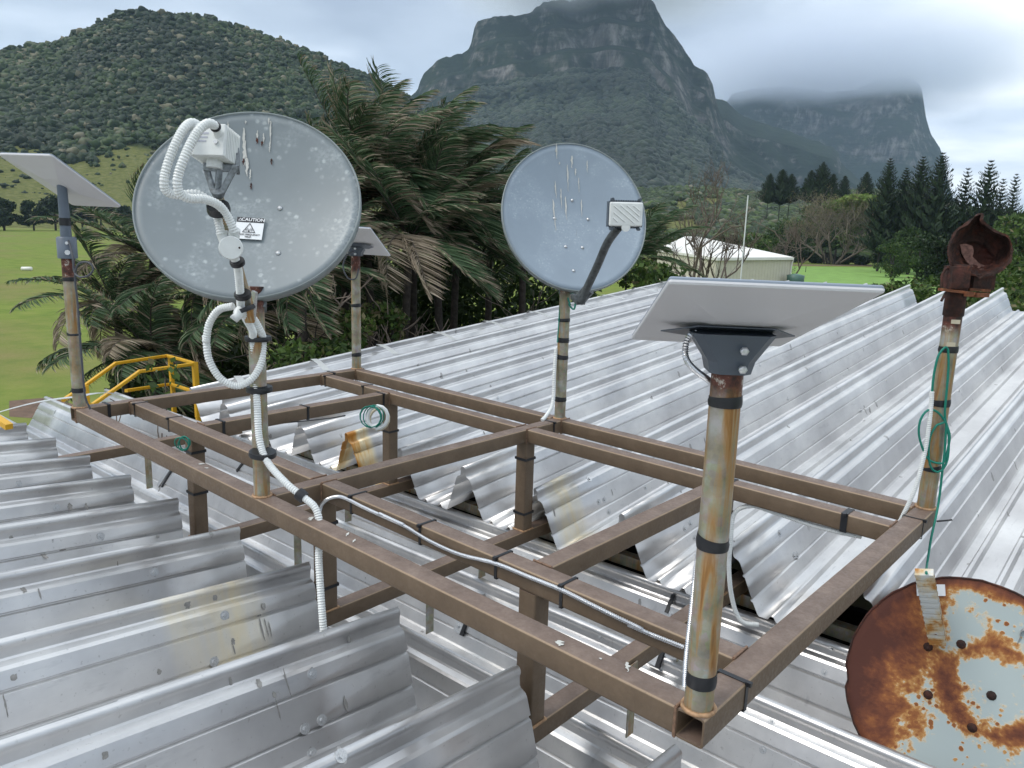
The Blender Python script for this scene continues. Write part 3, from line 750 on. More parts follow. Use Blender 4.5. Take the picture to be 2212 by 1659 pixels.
MB().tube([bx+b_n*.066+b_x*.035-b_y*.01, bx+b_n*.074+b_x*.035-b_y*.01], .008, 10).build('gland', M['bolt'], dishE)

hose1 = [c5(318, 200, 2.82), c5(300, 158, 2.78), c5(250, 140, 2.74), c5(190, 200, 2.70), c5(120, 350, 2.68), c5(78, 500, 2.68), c5(92, 585, 2.70), c5(170, 610, 2.73), c5(290, 605, 2.76), c5(390, 670, 2.80), c5(425, 760, 2.83), c5(450, 865, 2.84)]
hose2 = [c5(436, 235, 2.75), c5(412, 165, 2.70), c5(360, 143, 2.66), c5(290, 205, 2.63), c5(215, 350, 2.61), c5(165, 500, 2.61), c5(178, 595, 2.63), c5(240, 632, 2.66), c5(335, 637, 2.70), c5(430, 675, 2.75), c5(490, 750, 2.80), c5(535, 850, 2.83)]
o_ = conduit('flexible_conduit', hose1, .0165, M['white_plastic'], pitch=.0105); tag(o_, 'left white ribbed hose looping from the white box on the largest dish', 'conduit')
o_ = conduit('flexible_conduit', hose2, .0165, M['white_plastic'], pitch=.0105); tag(o_, 'right white ribbed hose looping from the top of the white box, overlapping its twin', 'conduit')
jb = c5(513, 955, 2.84); jt = empty('junction_box', jb, 'round white plastic junction where the two upper hoses of the largest dish meet', 'junction box')
jn = (CAM-jb).normalized()
m_ = MB(); m_.tube([jb-jn*.03, jb-jn*.028, jb+jn*.026, jb+jn*.030], [.038, .043, .043, .040], 28)
m_.tube([c5(452, 850, 2.85), c5(470, 900, 2.86), c5(490, 940, 2.86)], .021, 14).tube([c5(537, 835, 2.84), c5(530, 890, 2.86), c5(520, 940, 2.86)], .021, 14)
m_.tube([c5(525, 990, 2.86), c5(537, 1022, 2.88)], .018, 14)
m_.build('body', M['white_plastic'], jt)
for dx in (-1, 1): MB().tube([jb+RT*dx*.031+jn*.030, jb+RT*dx*.031+jn*.0315], .004, 8).build('screw', M['rust'], jt)
def tape_ring(p, ax, r, w, name='tape_band', parent=None, lab=None):
    ax = Vector(ax).normalized(); o = MB().tube([p-ax*w, p-ax*w*.3, p+ax*w*.4, p+ax*w], [r, r*1.05, r*1.02, r], 20).build(name, M['tape'], parent); return o
tape_ring(c5(432, 700, 2.80), (arm[3]-arm[2]), .040, .014, parent=dishE); tape_ring(c5(555, 1050, 2.92), (arm[1]-arm[2]), .027, .009, parent=dishE)
tape_ring(c5(590, 1262, 3.08), (arm[1]-arm[0]), .032, .010, parent=dishE); tape_ring(c5(600, 1362, 3.14), Vector((0,0,1))+RT*-.45, .045, .009, parent=dishE)
tape_ring(hose2[0]+Vector((0,0,.012)), (hose2[1]-hose2[0]), .019, .004, parent=dishE); tape_ring(hose2[1], (hose2[2]-hose2[0]), .019, .004, parent=dishE)
def r1(x, y, d): return at(.3968*x, 713.2+.3968*y, d)
hA = [c5(538, 1020, 2.90), c5(560, 1100, 2.98), c5(574, 1260, 3.08), c5(580, 1350, 3.14), c5(612, 1420, 3.22), c5(655, 1500, 3.28), r1(1378, 60, 3.34), r1(1392, 250, 3.38), r1(1400, 400, 3.38), r1(1412, 590, 3.38), r1(1455, 715, 3.36), r1(1560, 835, 3.30), r1(1660, 915, 3.28), r1(1720, 975, 3.26), r1(1742, 1080, 3.25), r1(1735, 1220, 3.24), r1(1742, 1370, 3.22), r1(1755, 1560, 3.20), r1(1768, 1700, 3.2)]
o_ = conduit('flexible_conduit', hA, .0165, M['white_plastic'], pitch=.0105); tag(o_, 'long white ribbed hose running down the middle near pole and beside a post', 'conduit')
hB = [c5(590, 1380, 3.18), c5(660, 1420, 3.28), c5(706, 1500, 3.32), r1(1432, 60, 3.36), r1(1420, 180, 3.36), r1(1370, 265, 3.34), r1(1290, 303, 3.32), r1(1200, 262, 3.30), r1(1138, 160, 3.28), r1(1122, 40, 3.27), c5(352, 1560, 3.26), c5(372, 1450, 3.24), c5(435, 1360, 3.22), c5(530, 1335, 3.20)]
o_ = conduit('flexible_conduit', hB, .0165, M['white_plastic'], pitch=.0105); tag(o_, 'white ribbed hose coiled in one wide loop beside the middle near pole', 'conduit')
MB().tube([c5(580, 1355, 3.12), c5(562, 1385, 3.11), c5(540, 1410, 3.10), c5(528, 1395, 3.10)], [.020, .022, .022, .016], 14).build('elbow', M['white_plastic'], dishE)
tape_ring(r1(1405, 45, 3.37), (0,0,1), .056, .010, parent=frame); tape_ring(r1(1412, 320, 3.42), (0,0,1), .056, .012, parent=frame); tape_ring(r1(1430, 672, 3.40), (.1,0,1), .058, .011, parent=frame)
tape_ring(r1(1640, 900, 3.29), hA[12]-hA[11], .026, .018, parent=frame)

# ---- blue-grey dish on the middle pole of the far side
cF = at(1242, 466, 4.98); XF, YF, NF = ori(cF, -15, 24, 0); aF, bF, dF = .474, .508, .075
dishF = empty('satellite_dish', cF-YF*.53, 'blue-grey dish with white bird streaks and a slanting dark feed arm, on the far side', 'satellite dish')
dish_mesh(cF, XF, YF, NF, aF, bF, dF, dishF, M['dish_blue'], M['rim'], skirt=.03)
mF = MB(); mF.tube([cF-NF*dF, cF-NF*(dF+.06)], .09, 20); mF.bar(cF-NF*.11-YF*.05, POLE['F'][1]-Vector((0,0,.08)), .08, .05); mF.build('mount_bracket', M['grey_cast'], dishF)
for p in ((1236, 433), (1198, 472), (1270, 474), (1222, 533), (1258, 535), (1239, 585)): bolt_on(cF, XF, YF, NF, aF, bF, dF, p, dishF, .011)
for i, (x, y, w_, l_) in enumerate(((1202, 327, .010, .10), (1235, 350, .013, .08), (1226, 385, .008, .18), (1208, 353, .008, .02), (1243, 372, .008, .05), (1200, 410, .008, .12), (1212, 430, .007, .14), (1222, 450, .010, .16), (1250, 400, .006, .10), (1197, 465, .010, .22), (1268, 360, .006, .08), (1256, 450, .006, .12))):
    q, g = on_dish(cF, XF, YF, NF, aF, bF, dF, (x, y)); splat(q, g, w_, l_, M['dropping'], 'streak', dishF, DN, i+80)
fa = [at(1256, 652, 4.72), at(1268, 622, 4.66), at(1290, 575, 4.52), at(1312, 525, 4.36), at(1337, 490, 4.22)]
MB().tube(catmull(fa, .03), .024, 14).build('feed_arm', M['dark_arm'], dishF)
MB().bar(at(1250, 650, 4.74), at(1272, 625, 4.70), .05, .07, bev=.008).bar(at(1243, 640, 4.80), at(1256, 652, 4.74), .06, .04).build('arm_clamp', M['dark_arm'], dishF)
fb = at(1352, 463, 4.16); n_ = (CAM-fb).normalized(); fx = (RT+Vector((0,0,-.02))).normalized(); fx = (fx-n_*fx.dot(n_)).normalized(); fy = n_.cross(fx)
RF = Matrix((fx, fy, n_)).transposed(); RF = RF @ Matrix.Rotation(math.radians(12), 3, 'Y'); fx, fy, n_ = RF.col[0], RF.col[1], RF.col[2]
m_ = MB(); m_.box(fb-n_*.035, .19, .135, .05, RF)
for k in range(13):
    m_.box(fb-n_*.035+fx*(-.078+.013*k), .005, .150, .045, RF)
for sx, sy in ((-1,-1),(1,-1),(1,1),(-1,1)): m_.tube([fb+fx*sx*.075+fy*sy*.078-n_*.03, fb+fx*sx*.075+fy*sy*.078+n_*.004], .009, 10)
m_.build('heat_sink', M['slate'], dishF)
m_ = MB(); m_.box(fb, .182, .128, .022, RF)
oc = m_.build('cover', M['white_plastic'], dishF); md = oc.modifiers.new('b', 'BEVEL'); md.width = .009; md.segments = 3
MB().tube([fb-fy*.068+fx*.002-n_*.010, fb-fy*.068+fx*.002+n_*.010], .024, 16).build('cable_gland', M['white_plastic'], dishF)
for k, (x0, y0, x1, y1) in enumerate(((-.070,.010,-.005,-.040),(-.070,.045,.045,-.045),(-.035,.048,.070,-.034),(.0,.048,.072,-.008),(.035,.048,.072,.020),(-.070,-.020,-.045,-.040))):
    m_ = MB(); m_.tube([fb+n_*.011+fx*x0+fy*y0, fb+n_*.011+fx*x1+fy*y1], .004, 8); m_.build('rib', M['white_plastic'], dishF)
o_ = cable('green_cable', [at(1222, 626, 4.98), at(1228, 655, 4.93), at(1240, 668, 4.9), at(1243, 645, 4.9), at(1236, 632, 4.92), at(1226, 640, 4.92), at(1232, 658, 4.9)], .006, M['green_cord']); tag(o_, 'short green cable bunched under the blue-grey dish', 'cable')
o_ = cable('green_cable', [at(1209, 660, 4.95), at(1207, 700, 4.95), at(1204, 740, 4.95)], .004, M['green_cord']); tag(o_, 'thin green cable running down the pole of the blue-grey dish', 'cable')
def r2(x, y, d): return at(768+.3968*x, 713.2+.3968*y, d)
o_ = conduit('flexible_conduit', [r2(1092, 100, 5.0), r2(1082, 240, 5.0), r2(1078, 360, 5.0), r2(1066, 420, 4.98), r2(1035, 470, 4.93), r2(1015, 490, 4.9)], .013, M['white_plastic'], pitch=.014); tag(o_, 'cream ribbed hose taped to the pole under the blue-grey dish', 'conduit')

# ---- flat panels
def panel(c, e1, e2, w, h, th, parent, bulge=.022, rc=.008):
    """thin slab, its underside slightly pyramidal"""
    e1 = Vector(e1).normalized(); e2 = Vector(e2); e2 = (e2-e1*e2.dot(e1)).normalized(); n_ = e1.cross(e2).normalized()
    if n_.z < 0: n_ = -n_
    ring = []
    for cx, cy, a0 in ((1,1,0),(-1,1,90),(-1,-1,180),(1,-1,270)):
        for k in range(7):
            an = math.radians(a0+k*15); ring.append((cx*(w/2-rc)+rc*math.cos(an), cy*(h/2-rc)+rc*math.sin(an)))
    m = len(ring)
    def lay(s, z): return [c+e1*x*s+e2*y*s+n_*z for x, y in ring]
    mt = MB(); vs = lay(.992, th)+lay(1, th-.003)+lay(1, .006)
    mt.add(vs, [(r*m+k, r*m+(k+1) % m, (r+1)*m+(k+1) % m, (r+1)*m+k) for r in range(2) for k in range(m)], False); mt.add(vs[:m], [tuple(range(m))])
    mt.build('edge', M['panel_edge'], parent)
    mb = MB(); levels = [(1.004, .0085), (1.004, .004), (.995, .0), (.62, -bulge*.45), (.30, -bulge)]
    vs = []
    for s, z in levels: vs += lay(s, z)
    mb.add(vs, [(r*m+k, r*m+(k+1) % m, (r+1)*m+(k+1) % m, (r+1)*m+k) for r in range(len(levels)-1) for k in range(m)], False)
    mb.add(vs[-m:], [tuple(range(m))]); o = mb.build('back_shell', M['panel_back'], parent)
    md = o.modifiers.new('b', 'BEVEL'); md.limit_method = 'ANGLE'; md.angle_limit = .9; md.width = .0015; return n_
def mount(top, c, e1, e2, n_, parent, w=.20):
    """folded dark bracket between pole top and panel"""
    ax = e1.copy(); ax.z = 0; ax.normalize(); fwd = Vector((0,0,1)).cross(ax).normalized()
    if fwd.dot(CAM-top) < 0: fwd = -fwd
    z1 = (c-n_*.028).z; m_ = MB(); p0 = Vector((top.x, top.y, top.z-.03))
    hh = max(.07, z1-p0.z)
    def ringp(cz, w_, d_, ch): return [p0+Vector((0,0,cz))+ax*x+fwd*y for x, y in ((w_/2-ch, d_/2), (w_/2, d_/2-ch), (w_/2, -d_/2), (-w_/2, -d_/2), (-w_/2, d_/2-ch), (-w_/2+ch, d_/2))]
    lv = ringp(0, .098, .098, .02)+ringp(.03, .112, .104, .02)+ringp(hh, w, .115, .02); k_ = 6
    m_.add(lv, [(r*k_+i, r*k_+(i+1) % k_, (r+1)*k_+(i+1) % k_, (r+1)*k_+i) for r in range(2) for i in range(k_)]); m_.add(lv[:k_], [tuple(range(k_))[::-1]]); m_.add(lv[-k_:], [tuple(range(k_))])
    # flange wings against the panel
    q = [c-n_*.026+e1*x+e2*y for x, y in ((-.175,.03),(-.09,-.055),(.09,-.055),(.150,.02),(.09,.08),(-.09,.08))]
    m_.add(q+[v-n_*.003 for v in q], [(0,1,2,3,4,5),(11,10,9,8,7,6)]+[(i, 6+i, 6+(i+1) % 6, (i+1) % 6) for i in range(6)])
    m_.build('mount_bracket', M['slate'], parent)
    for dz in (.018, .062):
        p_ = p0+Vector((0,0,dz))+fwd*.052+ax*.018
        MB().tube([p_, p_+fwd*.022], .006, 10).tube([p_+fwd*.018, p_+fwd*.026, p_+fwd*.027], [.0105, .0105, .006], 6).build('bolt', M['bolt'], parent)
cD = Vector((-.849, 1.753, -.198+CZ)); e1, e2 = Vector((.781, .629, -.008)), Vector((-.551, .78, -.297))
pD = empty('flat_panel_antenna', POLE['D'][1], 'largest flat rectangular antenna panel seen from below, on the pole nearest the viewer', 'panel antenna', 'flat rectangular antennas')
nD = panel(cD, e1, e2, .425, .688, .016, pD); mount(POLE['D'][1], cD, e1, e2, nD, pD)
cB = Vector((-5.232, 3.868, -.127+CZ)); dB = (cB-CAM); cB = CAM+dB*.995
pB = empty('flat_panel_antenna', POLE['B'][1], 'flat antenna panel on the far left pole, half hidden behind the largest dish', 'panel antenna', 'flat rectangular antennas')
e1b, e2b = Vector((.800, .604, -.031)), Vector((-.528, .784, -.327)); nB = panel(cB, e1b, e2b, .425, .688, .016, pB)
mount(Vector((POLE['B'][1].x, POLE['B'][1].y, POLE['B'][1].z+.02)), cB, e1b, e2b, nB, pB)
cA = Vector((-5.31, 1.745, .206+CZ)); e1a, e2a = Vector((.868, .497, -.012)), Vector((-.41, .80, -.44))
pA = empty('flat_panel_antenna', POLE['A'][1], 'white flat antenna panel on a slim slate mast at the far left corner pole', 'panel antenna', 'flat rectangular antennas')
nA = panel(cA, e1a, e2a, .365, .610, .016, pA, bulge=.03, rc=.02)
tA = POLE['A'][1]; mtop = cA-nA*.02
MB().tube([Vector((tA.x, tA.y, tA.z-.05)), Vector((tA.x, tA.y, tA.z+.075)), Vector((tA.x, tA.y, tA.z+.082))], [.056, .056, .045], 24).build('mast_clamp', M['slate_rough'], pA)
MB().tube([Vector((tA.x, tA.y, tA.z+.07)), Vector((tA.x, tA.y, tA.z+.18)), mtop], [.032, .030, .028], 20).build('mast', M['slate_rough'], pA)
MB().tube([Vector((tA.x, tA.y, tA.z+.15)), Vector((tA.x, tA.y, tA.z+.195))], .0335, 20).build('tape_band', M['tape'], pA)
q = Vector((tA.x, tA.y, tA.z)); dcam = (CAM-q); dcam.z = 0; dcam.normalize()
for dz, s_ in ((.045, .010), (-.012, .016)): MB().tube([q+dcam*.056+Vector((0,0,dz)), q+dcam*.060+Vector((0,0,dz))], s_, 7).build('bolt', M['label_white'], pA)
M['dark_cable'] = simple('dark_cable', (.05, .055, .065), .5)
o_ = cable('cable', [at(146, 515, 4.72), at(153, 535, 4.7), at(158, 560, 4.68), at(160, 585, 4.68), at(170, 598, 4.66), at(190, 596, 4.65), at(201, 583, 4.64), at(196, 570, 4.64), at(182, 566, 4.65), at(168, 572, 4.66), at(162, 600, 4.68), at(168, 660, 4.70), at(175, 760, 4.72), at(183, 850, 4.74), at(195, 884, 4.76)], .0065, M['dark_cable']); tag(o_, 'dark cable with one small loop running down the far left corner pole', 'cable')
o_ = cable('cable', [at(766, 543, 6.2), at(750, 551, 6.2), at(741, 575, 6.2), at(751, 600, 6.2), at(768, 602, 6.2), at(775, 580, 6.2)], .006, M['dark_cable']); tag(o_, 'thin grey cable loop hanging beside the far left pole', 'cable')

# ---- steel flex hose: from the near panel down the near pole, and along the inner beam
def z3(x, y, d): return at(1334.2+.3968*x, 548.6+.3968*y, d)
def z6(x, y, d): return at(1334.2+.3968*x, 1000.7+.3968*y, d)
o_ = conduit('metal_flex_hose', [z3(425, 422, 1.88), z3(385, 455, 1.87), z3(368, 520, 1.87), z3(378, 580, 1.88), z3(420, 630, 1.9), z3(480, 675, 1.93), z3(528, 715, 1.97), z3(560, 760, 2.0)], .0085, M['flex'], pitch=.0062, amp=.14); tag(o_, 'steel flex hose curving from the nearest panel to behind its pole', 'conduit')
o_ = conduit('metal_flex_hose', [z6(450, 440, 1.99), z6(436, 520, 2.0), z6(420, 640, 2.01), z6(403, 800, 2.02), z6(385, 960, 2.03), z6(372, 1090, 2.04), z6(366, 1210, 2.05)], .0080, M['flex'], pitch=.006, amp=.14); tag(o_, 'steel flex hose running down the left side of the nearest pole', 'conduit')
vv = VN-hw-.012
def b1(x, y): return aty(.3968*x, 713.2+.3968*y, vv)
def b2(x, y): return aty(768+.3968*x, 713.2+.3968*y, vv)
def b6(x, y): return aty(1334.2+.3968*x, 1000.7+.3968*y, vv)
pts = [b1(1742, 985), b1(1752, 950), b1(1785, 920), b1(1840, 906), b1(1890, 920), b1(1980, 965), b1(2100, 1020), b1(2200, 1062), b2(130, 1000), b2(270, 1068), b2(400, 1145), b2(560, 1217), b2(760, 1270), b2(940, 1342), b2(1115, 1412), b2(1250, 1478), b2(1400, 1552), b2(1560, 1628), b6(60, 877), b6(180, 930), b6(365, 1003)]
o_ = conduit('metal_flex_hose', pts, .0085, M['flex'], pitch=.0075, amp=.14); tag(o_, 'steel flex hose strapped along the inner near beam of the frame', 'conduit')
# white hose under the far inner beam and down the post behind the nearest pole
def x2(x, y, v): return aty(987.5+.3968*x, 987.5+.3968*y, v)
vq = VF-hw+.03
pts = [x2(2200, 432, vq), x2(2100, 412, vq), x2(1950, 375, vq), x2(1800, 325, vq), x2(1690, 288, vq), x2(1620, 266, vq), x2(1550, 275, vq), x2(1508, 310, vq-.01), x2(1495, 370, vq-.04), x2(1490, 460, vq-.06), x2(1480, 560, vq-.06), x2(1482, 660, vq-.06), x2(1495, 760, vq-.04), x2(1520, 850, vq-.02), x2(1560, 900, vq), x2(1640, 912, vq+.05)]
o_ = conduit('flexible_conduit', pts, .0125, M['white_plastic'], pitch=.009); tag(o_, 'white ribbed hose hanging under the inner far beam and down behind the nearest pole', 'conduit')
# hanging coils at the quarter posts
M['cream_plastic'] = simple('cream_hose', (.52, .46, .34), .5, nz=.1, scale=20)
def coil(c, r, n, mat_, rad, name, lab, cat='cable coil', sq=1.15, seed=0):
    rr = random.Random(seed); pts = []
    ax = RT.copy(); ax.z = 0; ax.normalize()
    for i in range(n*14+1):
        a = i/14*2*PI; k = 1+.10*math.sin(a*.37+seed); pts.append(c+ax*(r*k*math.sin(a)+.01*math.sin(a*.21))+Vector((0,0,-r*sq*k*math.cos(a)))+Vector((0,1,0))*(.012*math.sin(i*.31)))
    o = MB().tube(pts, rad, 8).build(name, mat_); tag(o, lab, cat); return o
pc = at(803, 900, 4.55); coil(pc, .055, 4, M['green_cord'], .0035, 'green_cable', 'green cable coiled under the far end of the quarter cross beam', seed=1)
coil(pc+Vector((.01,.02,-.005)), .058, 1, M['white_plastic'], .011, 'flexible_conduit', 'short white hose looped behind the green coil under the quarter cross beam', 'conduit', seed=2)
coil(at(815, 905, 4.62), .060, 1, M['cream_plastic'], .009, 'flexible_conduit', 'yellowed hose loop behind the green coil under the quarter cross beam', 'conduit', seed=3)
coil(at(394, 958, 4.15), .032, 3, M['green_cord'], .0035, 'green_cable', 'small green cable coil hanging beside the left near post', seed=4)
o_ = cable('cable', [aty(745, 898, .6), aty(700, 905, .9), aty(600, 915, 1.0), aty(800, 885, 1.4)][:3] , .004, M['tape']); tag(o_, 'thin black cable sagging under the quarter cross beam', 'cable')

# ---- rusted mount head on the right pole
tC = POLE['C'][1]; hd = empty('rusted_dish_mount', tC, 'rusted away dark brown dish mount crumpling on top of the right pole', 'dish mount')
def z7(x, y, d): return at(1937.7+.2315*x, 438.9+.2315*y, d)
dC = (tC-CAM).dot(FW)
MB().tube([ppt('C', polpt('C', 683)), ppt('C', polpt('C', 683))+Vector((0,0,.004)), tC+Vector((0,0,.04)), tC+Vector((0,0,.042))], [.0385, .0435, .0435, .038], 26).build('sleeve', M['rust'], hd)
outl = [(800,95),(765,160),(800,185),(870,245),(950,285),(1015,300),(1050,350),(1062,430),(1055,520),(1010,575),(960,620),(900,652),(820,660),(770,705),(735,655),(660,650),(560,600),(500,560),(488,500),(478,430),(495,370),(540,280),(575,240),(640,205),(700,155),(750,110)]
m_ = MB(); n_o = len(outl); rr = random.Random(4); lay = []
cx, cy = 750, 450
for s, dz in ((1, 0), (.86, .055), (.62, .075), (.50, .062), (.46, .085), (.30, .100), (.12, .105)):
    for i, (x, y) in enumerate(outl):
        j = 5*rr.random() if s == 1 else 0
        # outer ring follows the torn outline, inner rings become an oval pan
        ang = math.atan2(y-cy, x-cx); ox = cx+185*math.cos(ang)*1.0; oy = cy+40+115*math.sin(ang)
        if s > .55: X = cx+(x-cx)*s; Y = cy+(y-cy)*s
        else: X = cx+(ox-cx)*s/.50; Y = cy+40+(oy-cy-40)*s/.50
        th = math.radians(28); 
        if s <= .55:
            ddx, ddy = X-cx, Y-cy-40; X = cx+ddx*math.cos(th)-ddy*math.sin(th); Y = cy+40+ddx*math.sin(th)+ddy*math.cos(th)
        lay.append(z7(X+j, Y+j, dC-.02+dz-.03*(1 if s == 1 else 0)+.012*rr.random()))
for r in range(6):
    for i in range(n_o): m_.add([], [])
m_.add(lay, [(r*n_o+i, r*n_o+(i+1) % n_o, (r+1)*n_o+(i+1) % n_o, (r+1)*n_o+i) for r in range(6) for i in range(n_o)]+[tuple(6*n_o+i for i in range(n_o))], False)
o_ = m_.build('crumpled_shell', M['rust'], hd); md = o_.modifiers.new('s', 'SUBSURF'); md.levels = 1; md.render_levels = 2
md = o_.modifiers.new('t', 'SOLIDIFY'); md.thickness = .008; md.offset = 1
tx = bpy.data.textures.new('crumple', 'CLOUDS'); tx.noise_scale = .03; md = o_.modifiers.new('d', 'DISPLACE'); md.texture = tx; md.strength = .018; md.texture_coords = 'GLOBAL'
M['rust_pink'] = simple('flaking_rust', (.20, .105, .085), .9, nz=.5, scale=60, bmp=.6)
m_ = MB(); pts = [(585,385),(640,380),(700,400),(712,450),(700,500),(760,560),(850,600),(900,590),(925,520),(900,450),(930,520),(925,590),(880,625),(800,640),(700,600),(640,540),(600,470)]
m_.add([z7(x, y, dC+.052) for x, y in pts[:8]+pts[12:]], [tuple(range(len(pts[:8]+pts[12:])))]); o_ = m_.build('rust_flake', M['rust_pink'], hd); md = o_.modifiers.new('t', 'SOLIDIFY'); md.thickness = .004
m_ = MB()
m_.bar(z7(470, 690, dC-.01), z7(640, 690, dC-.01), .075, .10, bev=.004); m_.bar(z7(660, 735, dC+.02), z7(860, 735, dC+.04), .07, .07, bev=.004)
m_.tube([z7(415, 790, dC-.02), z7(418, 680, dC-.02), z7(450, 615, dC-.02), z7(500, 595, dC-.02), z7(580, 605, dC-.01)], .006, 8)
m_.tube([z7(860, 700, dC+.02), z7(862, 790, dC+.02), z7(830, 815, dC+.02)], .005, 8); m_.tube([z7(455, 835, dC-.03), z7(415, 910, dC-.05)], .006, 8)
m_.bar(z7(700, 640, dC+.03), z7(780, 730, dC+.02), .05, .02)
for k in range(5): m_.bar(z7(500+60*k, 610+10*k, dC+.01*k), z7(520+62*k, 680, dC+.01), .03, .006)
m_.build('bracket', M['rust'], hd)
M['rust_orange'] = simple('orange_rust', (.16, .055, .022), .85, nz=.55, scale=40, bmp=.3)
MB().bar(z7(410, 805, dC-.03), z7(700, 840, dC-.02), .045, .012).bar(z7(640, 800, dC), z7(830, 815, dC+.03), .05, .012).bar(z7(705, 855, dC), z7(825, 855, dC+.03), .04, .02).bar(z7(635, 848, dC-.05), z7(705, 848, dC-.05), .02, .02).build('clamp_plate', M['rust_orange'], hd)
for (x0, x1, y) in ((505, 590, 1105), (462, 545, 1316)):
    qa = z7(x0, y, dC-.046); qb = z7(x1, y+4, dC-.044); plate((qa+qb)/2, (qb-qa).normalized(), Vector((0,0,1)), (qb-qa).length, .018, 0, M['cream_plastic'], 'label_patch', hd, (CAM-qa).normalized())
# green cord and hose on the right pole
dq = dC-.075+.0
def gc(*P, r=.0052, lab='', name='green_cable'):
    o = cable(name, P, r, M['green_cord']); tag(o, lab, 'cable'); return o
def dd(y): return (ppt('C', polpt('C', y))-CAM).dot(FW)-.055
G = lambda x, y, e=0: z3(x, y, dd(548.6+.3968*y)+e)
gc(G(1782, 508), G(1750, 545), G(1728, 620), G(1716, 700), G(1712, 760), lab='left limb of green cord running into the cream hose on the right pole')
gc(G(1782, 508), G(1798, 520), G(1801, 620), G(1792, 740), G(1782, 850), G(1785, 910), G(1803, 1000), G(1795, 1120), G(1762, 1180), G(1720, 1180), G(1695, 1120), G(1700, 1000), G(1740, 930), G(1782, 915), G(1740, 860), G(1690, 850), G(1650, 900), G(1640, 980), G(1665, 1070), G(1700, 1125), G(1760, 1140), G(1782, 1120), G(1808, 1000), G(1790, 925), lab='green cord knotted in loops on the right pole')
rdc = aty(2080, 1498, 1.80)
ddd = (rdc-CAM).dot(FW)
gc(G(1790, 920), G(1782, 1050), G(1768, 1180), G(1752, 1320), G(1735, 1420, -.02), G(1708, 1540, -.05), G(1692, 1640, -.08), z6(1683, 560, dd(1200)-.14), z6(1680, 600, ddd-.12), lab='green cord hanging from the right pole down to the rusted dish')
o_ = conduit('flexible_conduit', [G(1711, 748), G(1706, 830), G(1694, 940), G(1676, 1060), G(1655, 1150), G(1632, 1240), G(1598, 1330, .01), G(1560, 1410, .03), G(1530, 1470, .06)], .0105, M['white_plastic'], pitch=.009); tag(o_, 'cream ribbed hose taped to the right pole beside the green cord', 'conduit')
o_ = cable('cable', [z3(1738, 1455, dd(1130)-.05), z3(1780, 1452, dd(1130)-.08), z3(1822, 1447, dd(1130)-.1)], .004, M['tape']); tag(o_, 'loose black tie tail sticking out by the right corner of the frame', 'cable')

# ---- rusted dish lying in the valley
XG, YG, NG = ori(rdc, 4, 24, -6); k_ = ddd/FPX; aG, bG = 234*k_, 228*k_/math.cos(math.radians(20)); dG = .05
jag = lambda t: .0025*math.sin(23*t)+.002*math.sin(41*t+1)+(-.02 if 3.4 < t < 3.5 else 0)
rd = empty('rusted_satellite_dish', rdc-YG*bG, 'round rusted dish hanging from green cord in the roof valley at lower right', 'satellite dish')
o_ = dish_mesh(rdc, XG, YG, NG, aG, bG, dG, rd, M['dish_rust'], M['rust'], skirt=.02, jag=jag)
def gp(x, y, e=.0): return z6(x, y, ddd+e)
qa, ga = on_dish(rdc, XG, YG, NG, aG, bG, dG, (1334.2+.3968*1745, 1000.7+.3968*970), .03)
qb = z6(1668, 592, ddd-.06)
def ribbed():
    m, nt, b = mat('rust_stained_channel'); tc = N(nt, 'ShaderNodeTexCoord').outputs['Object']
    n1 = noise_t(nt, 9, 4, .6, tc); n2 = noise_t(nt, 60, 4, .6, tc)
    c = ramp(nt, n1, [(.40, (.60, .62, .60)), (.50, (.60, .50, .33)), (.57, (.48, .23, .06)), (.7, (.38, .13, .035))]); L(nt, c, b.inputs['Base Color']); b.inputs['Roughness'].default_value = .6; return m
M['chan'] = ribbed()
m_ = MB(); n1_ = 26
pts = [qb.lerp(qa, i/n1_) for i in range(n1_+1)]
for i in range(n1_): m_.bar(pts[i], pts[i+1], .070-.005*(i % 2), .040-.003*(i % 2), up=NG, caps=(i in (0, n1_-1)))
m_.build('feed_arm', M['chan'], rd)
MB().tube([qa.lerp(qb, .13)+NG*.016, qa.lerp(qb, .13)+NG*.024], .007, 8).build('bolt', M['rust_orange'], rd)
for p in ((1690, 1000), (1870, 985), (2035, 1265), (1690, 1260), (1930, 1440)):
    q, g = on_dish(rdc, XG, YG, NG, aG, bG, dG, (1334.2+.3968*p[0], 1000.7+.3968*p[1]), .001); MB().tube([q, q+g*.006, q+g*.016, q+g*.018], [.020, .017, .010, .004], 9).build('bolt', M['rust'], rd)
for x in (1655, 1765):
    q, g = on_dish(rdc, XG, YG, NG, aG, bG, dG, (1334.2+.3968*x, 1000.7+.3968*690), .006); MB().bar(q-RT*.022, q+RT*.022, .05, .004, up=g).build('arm_clamp', M['label_white'], rd)
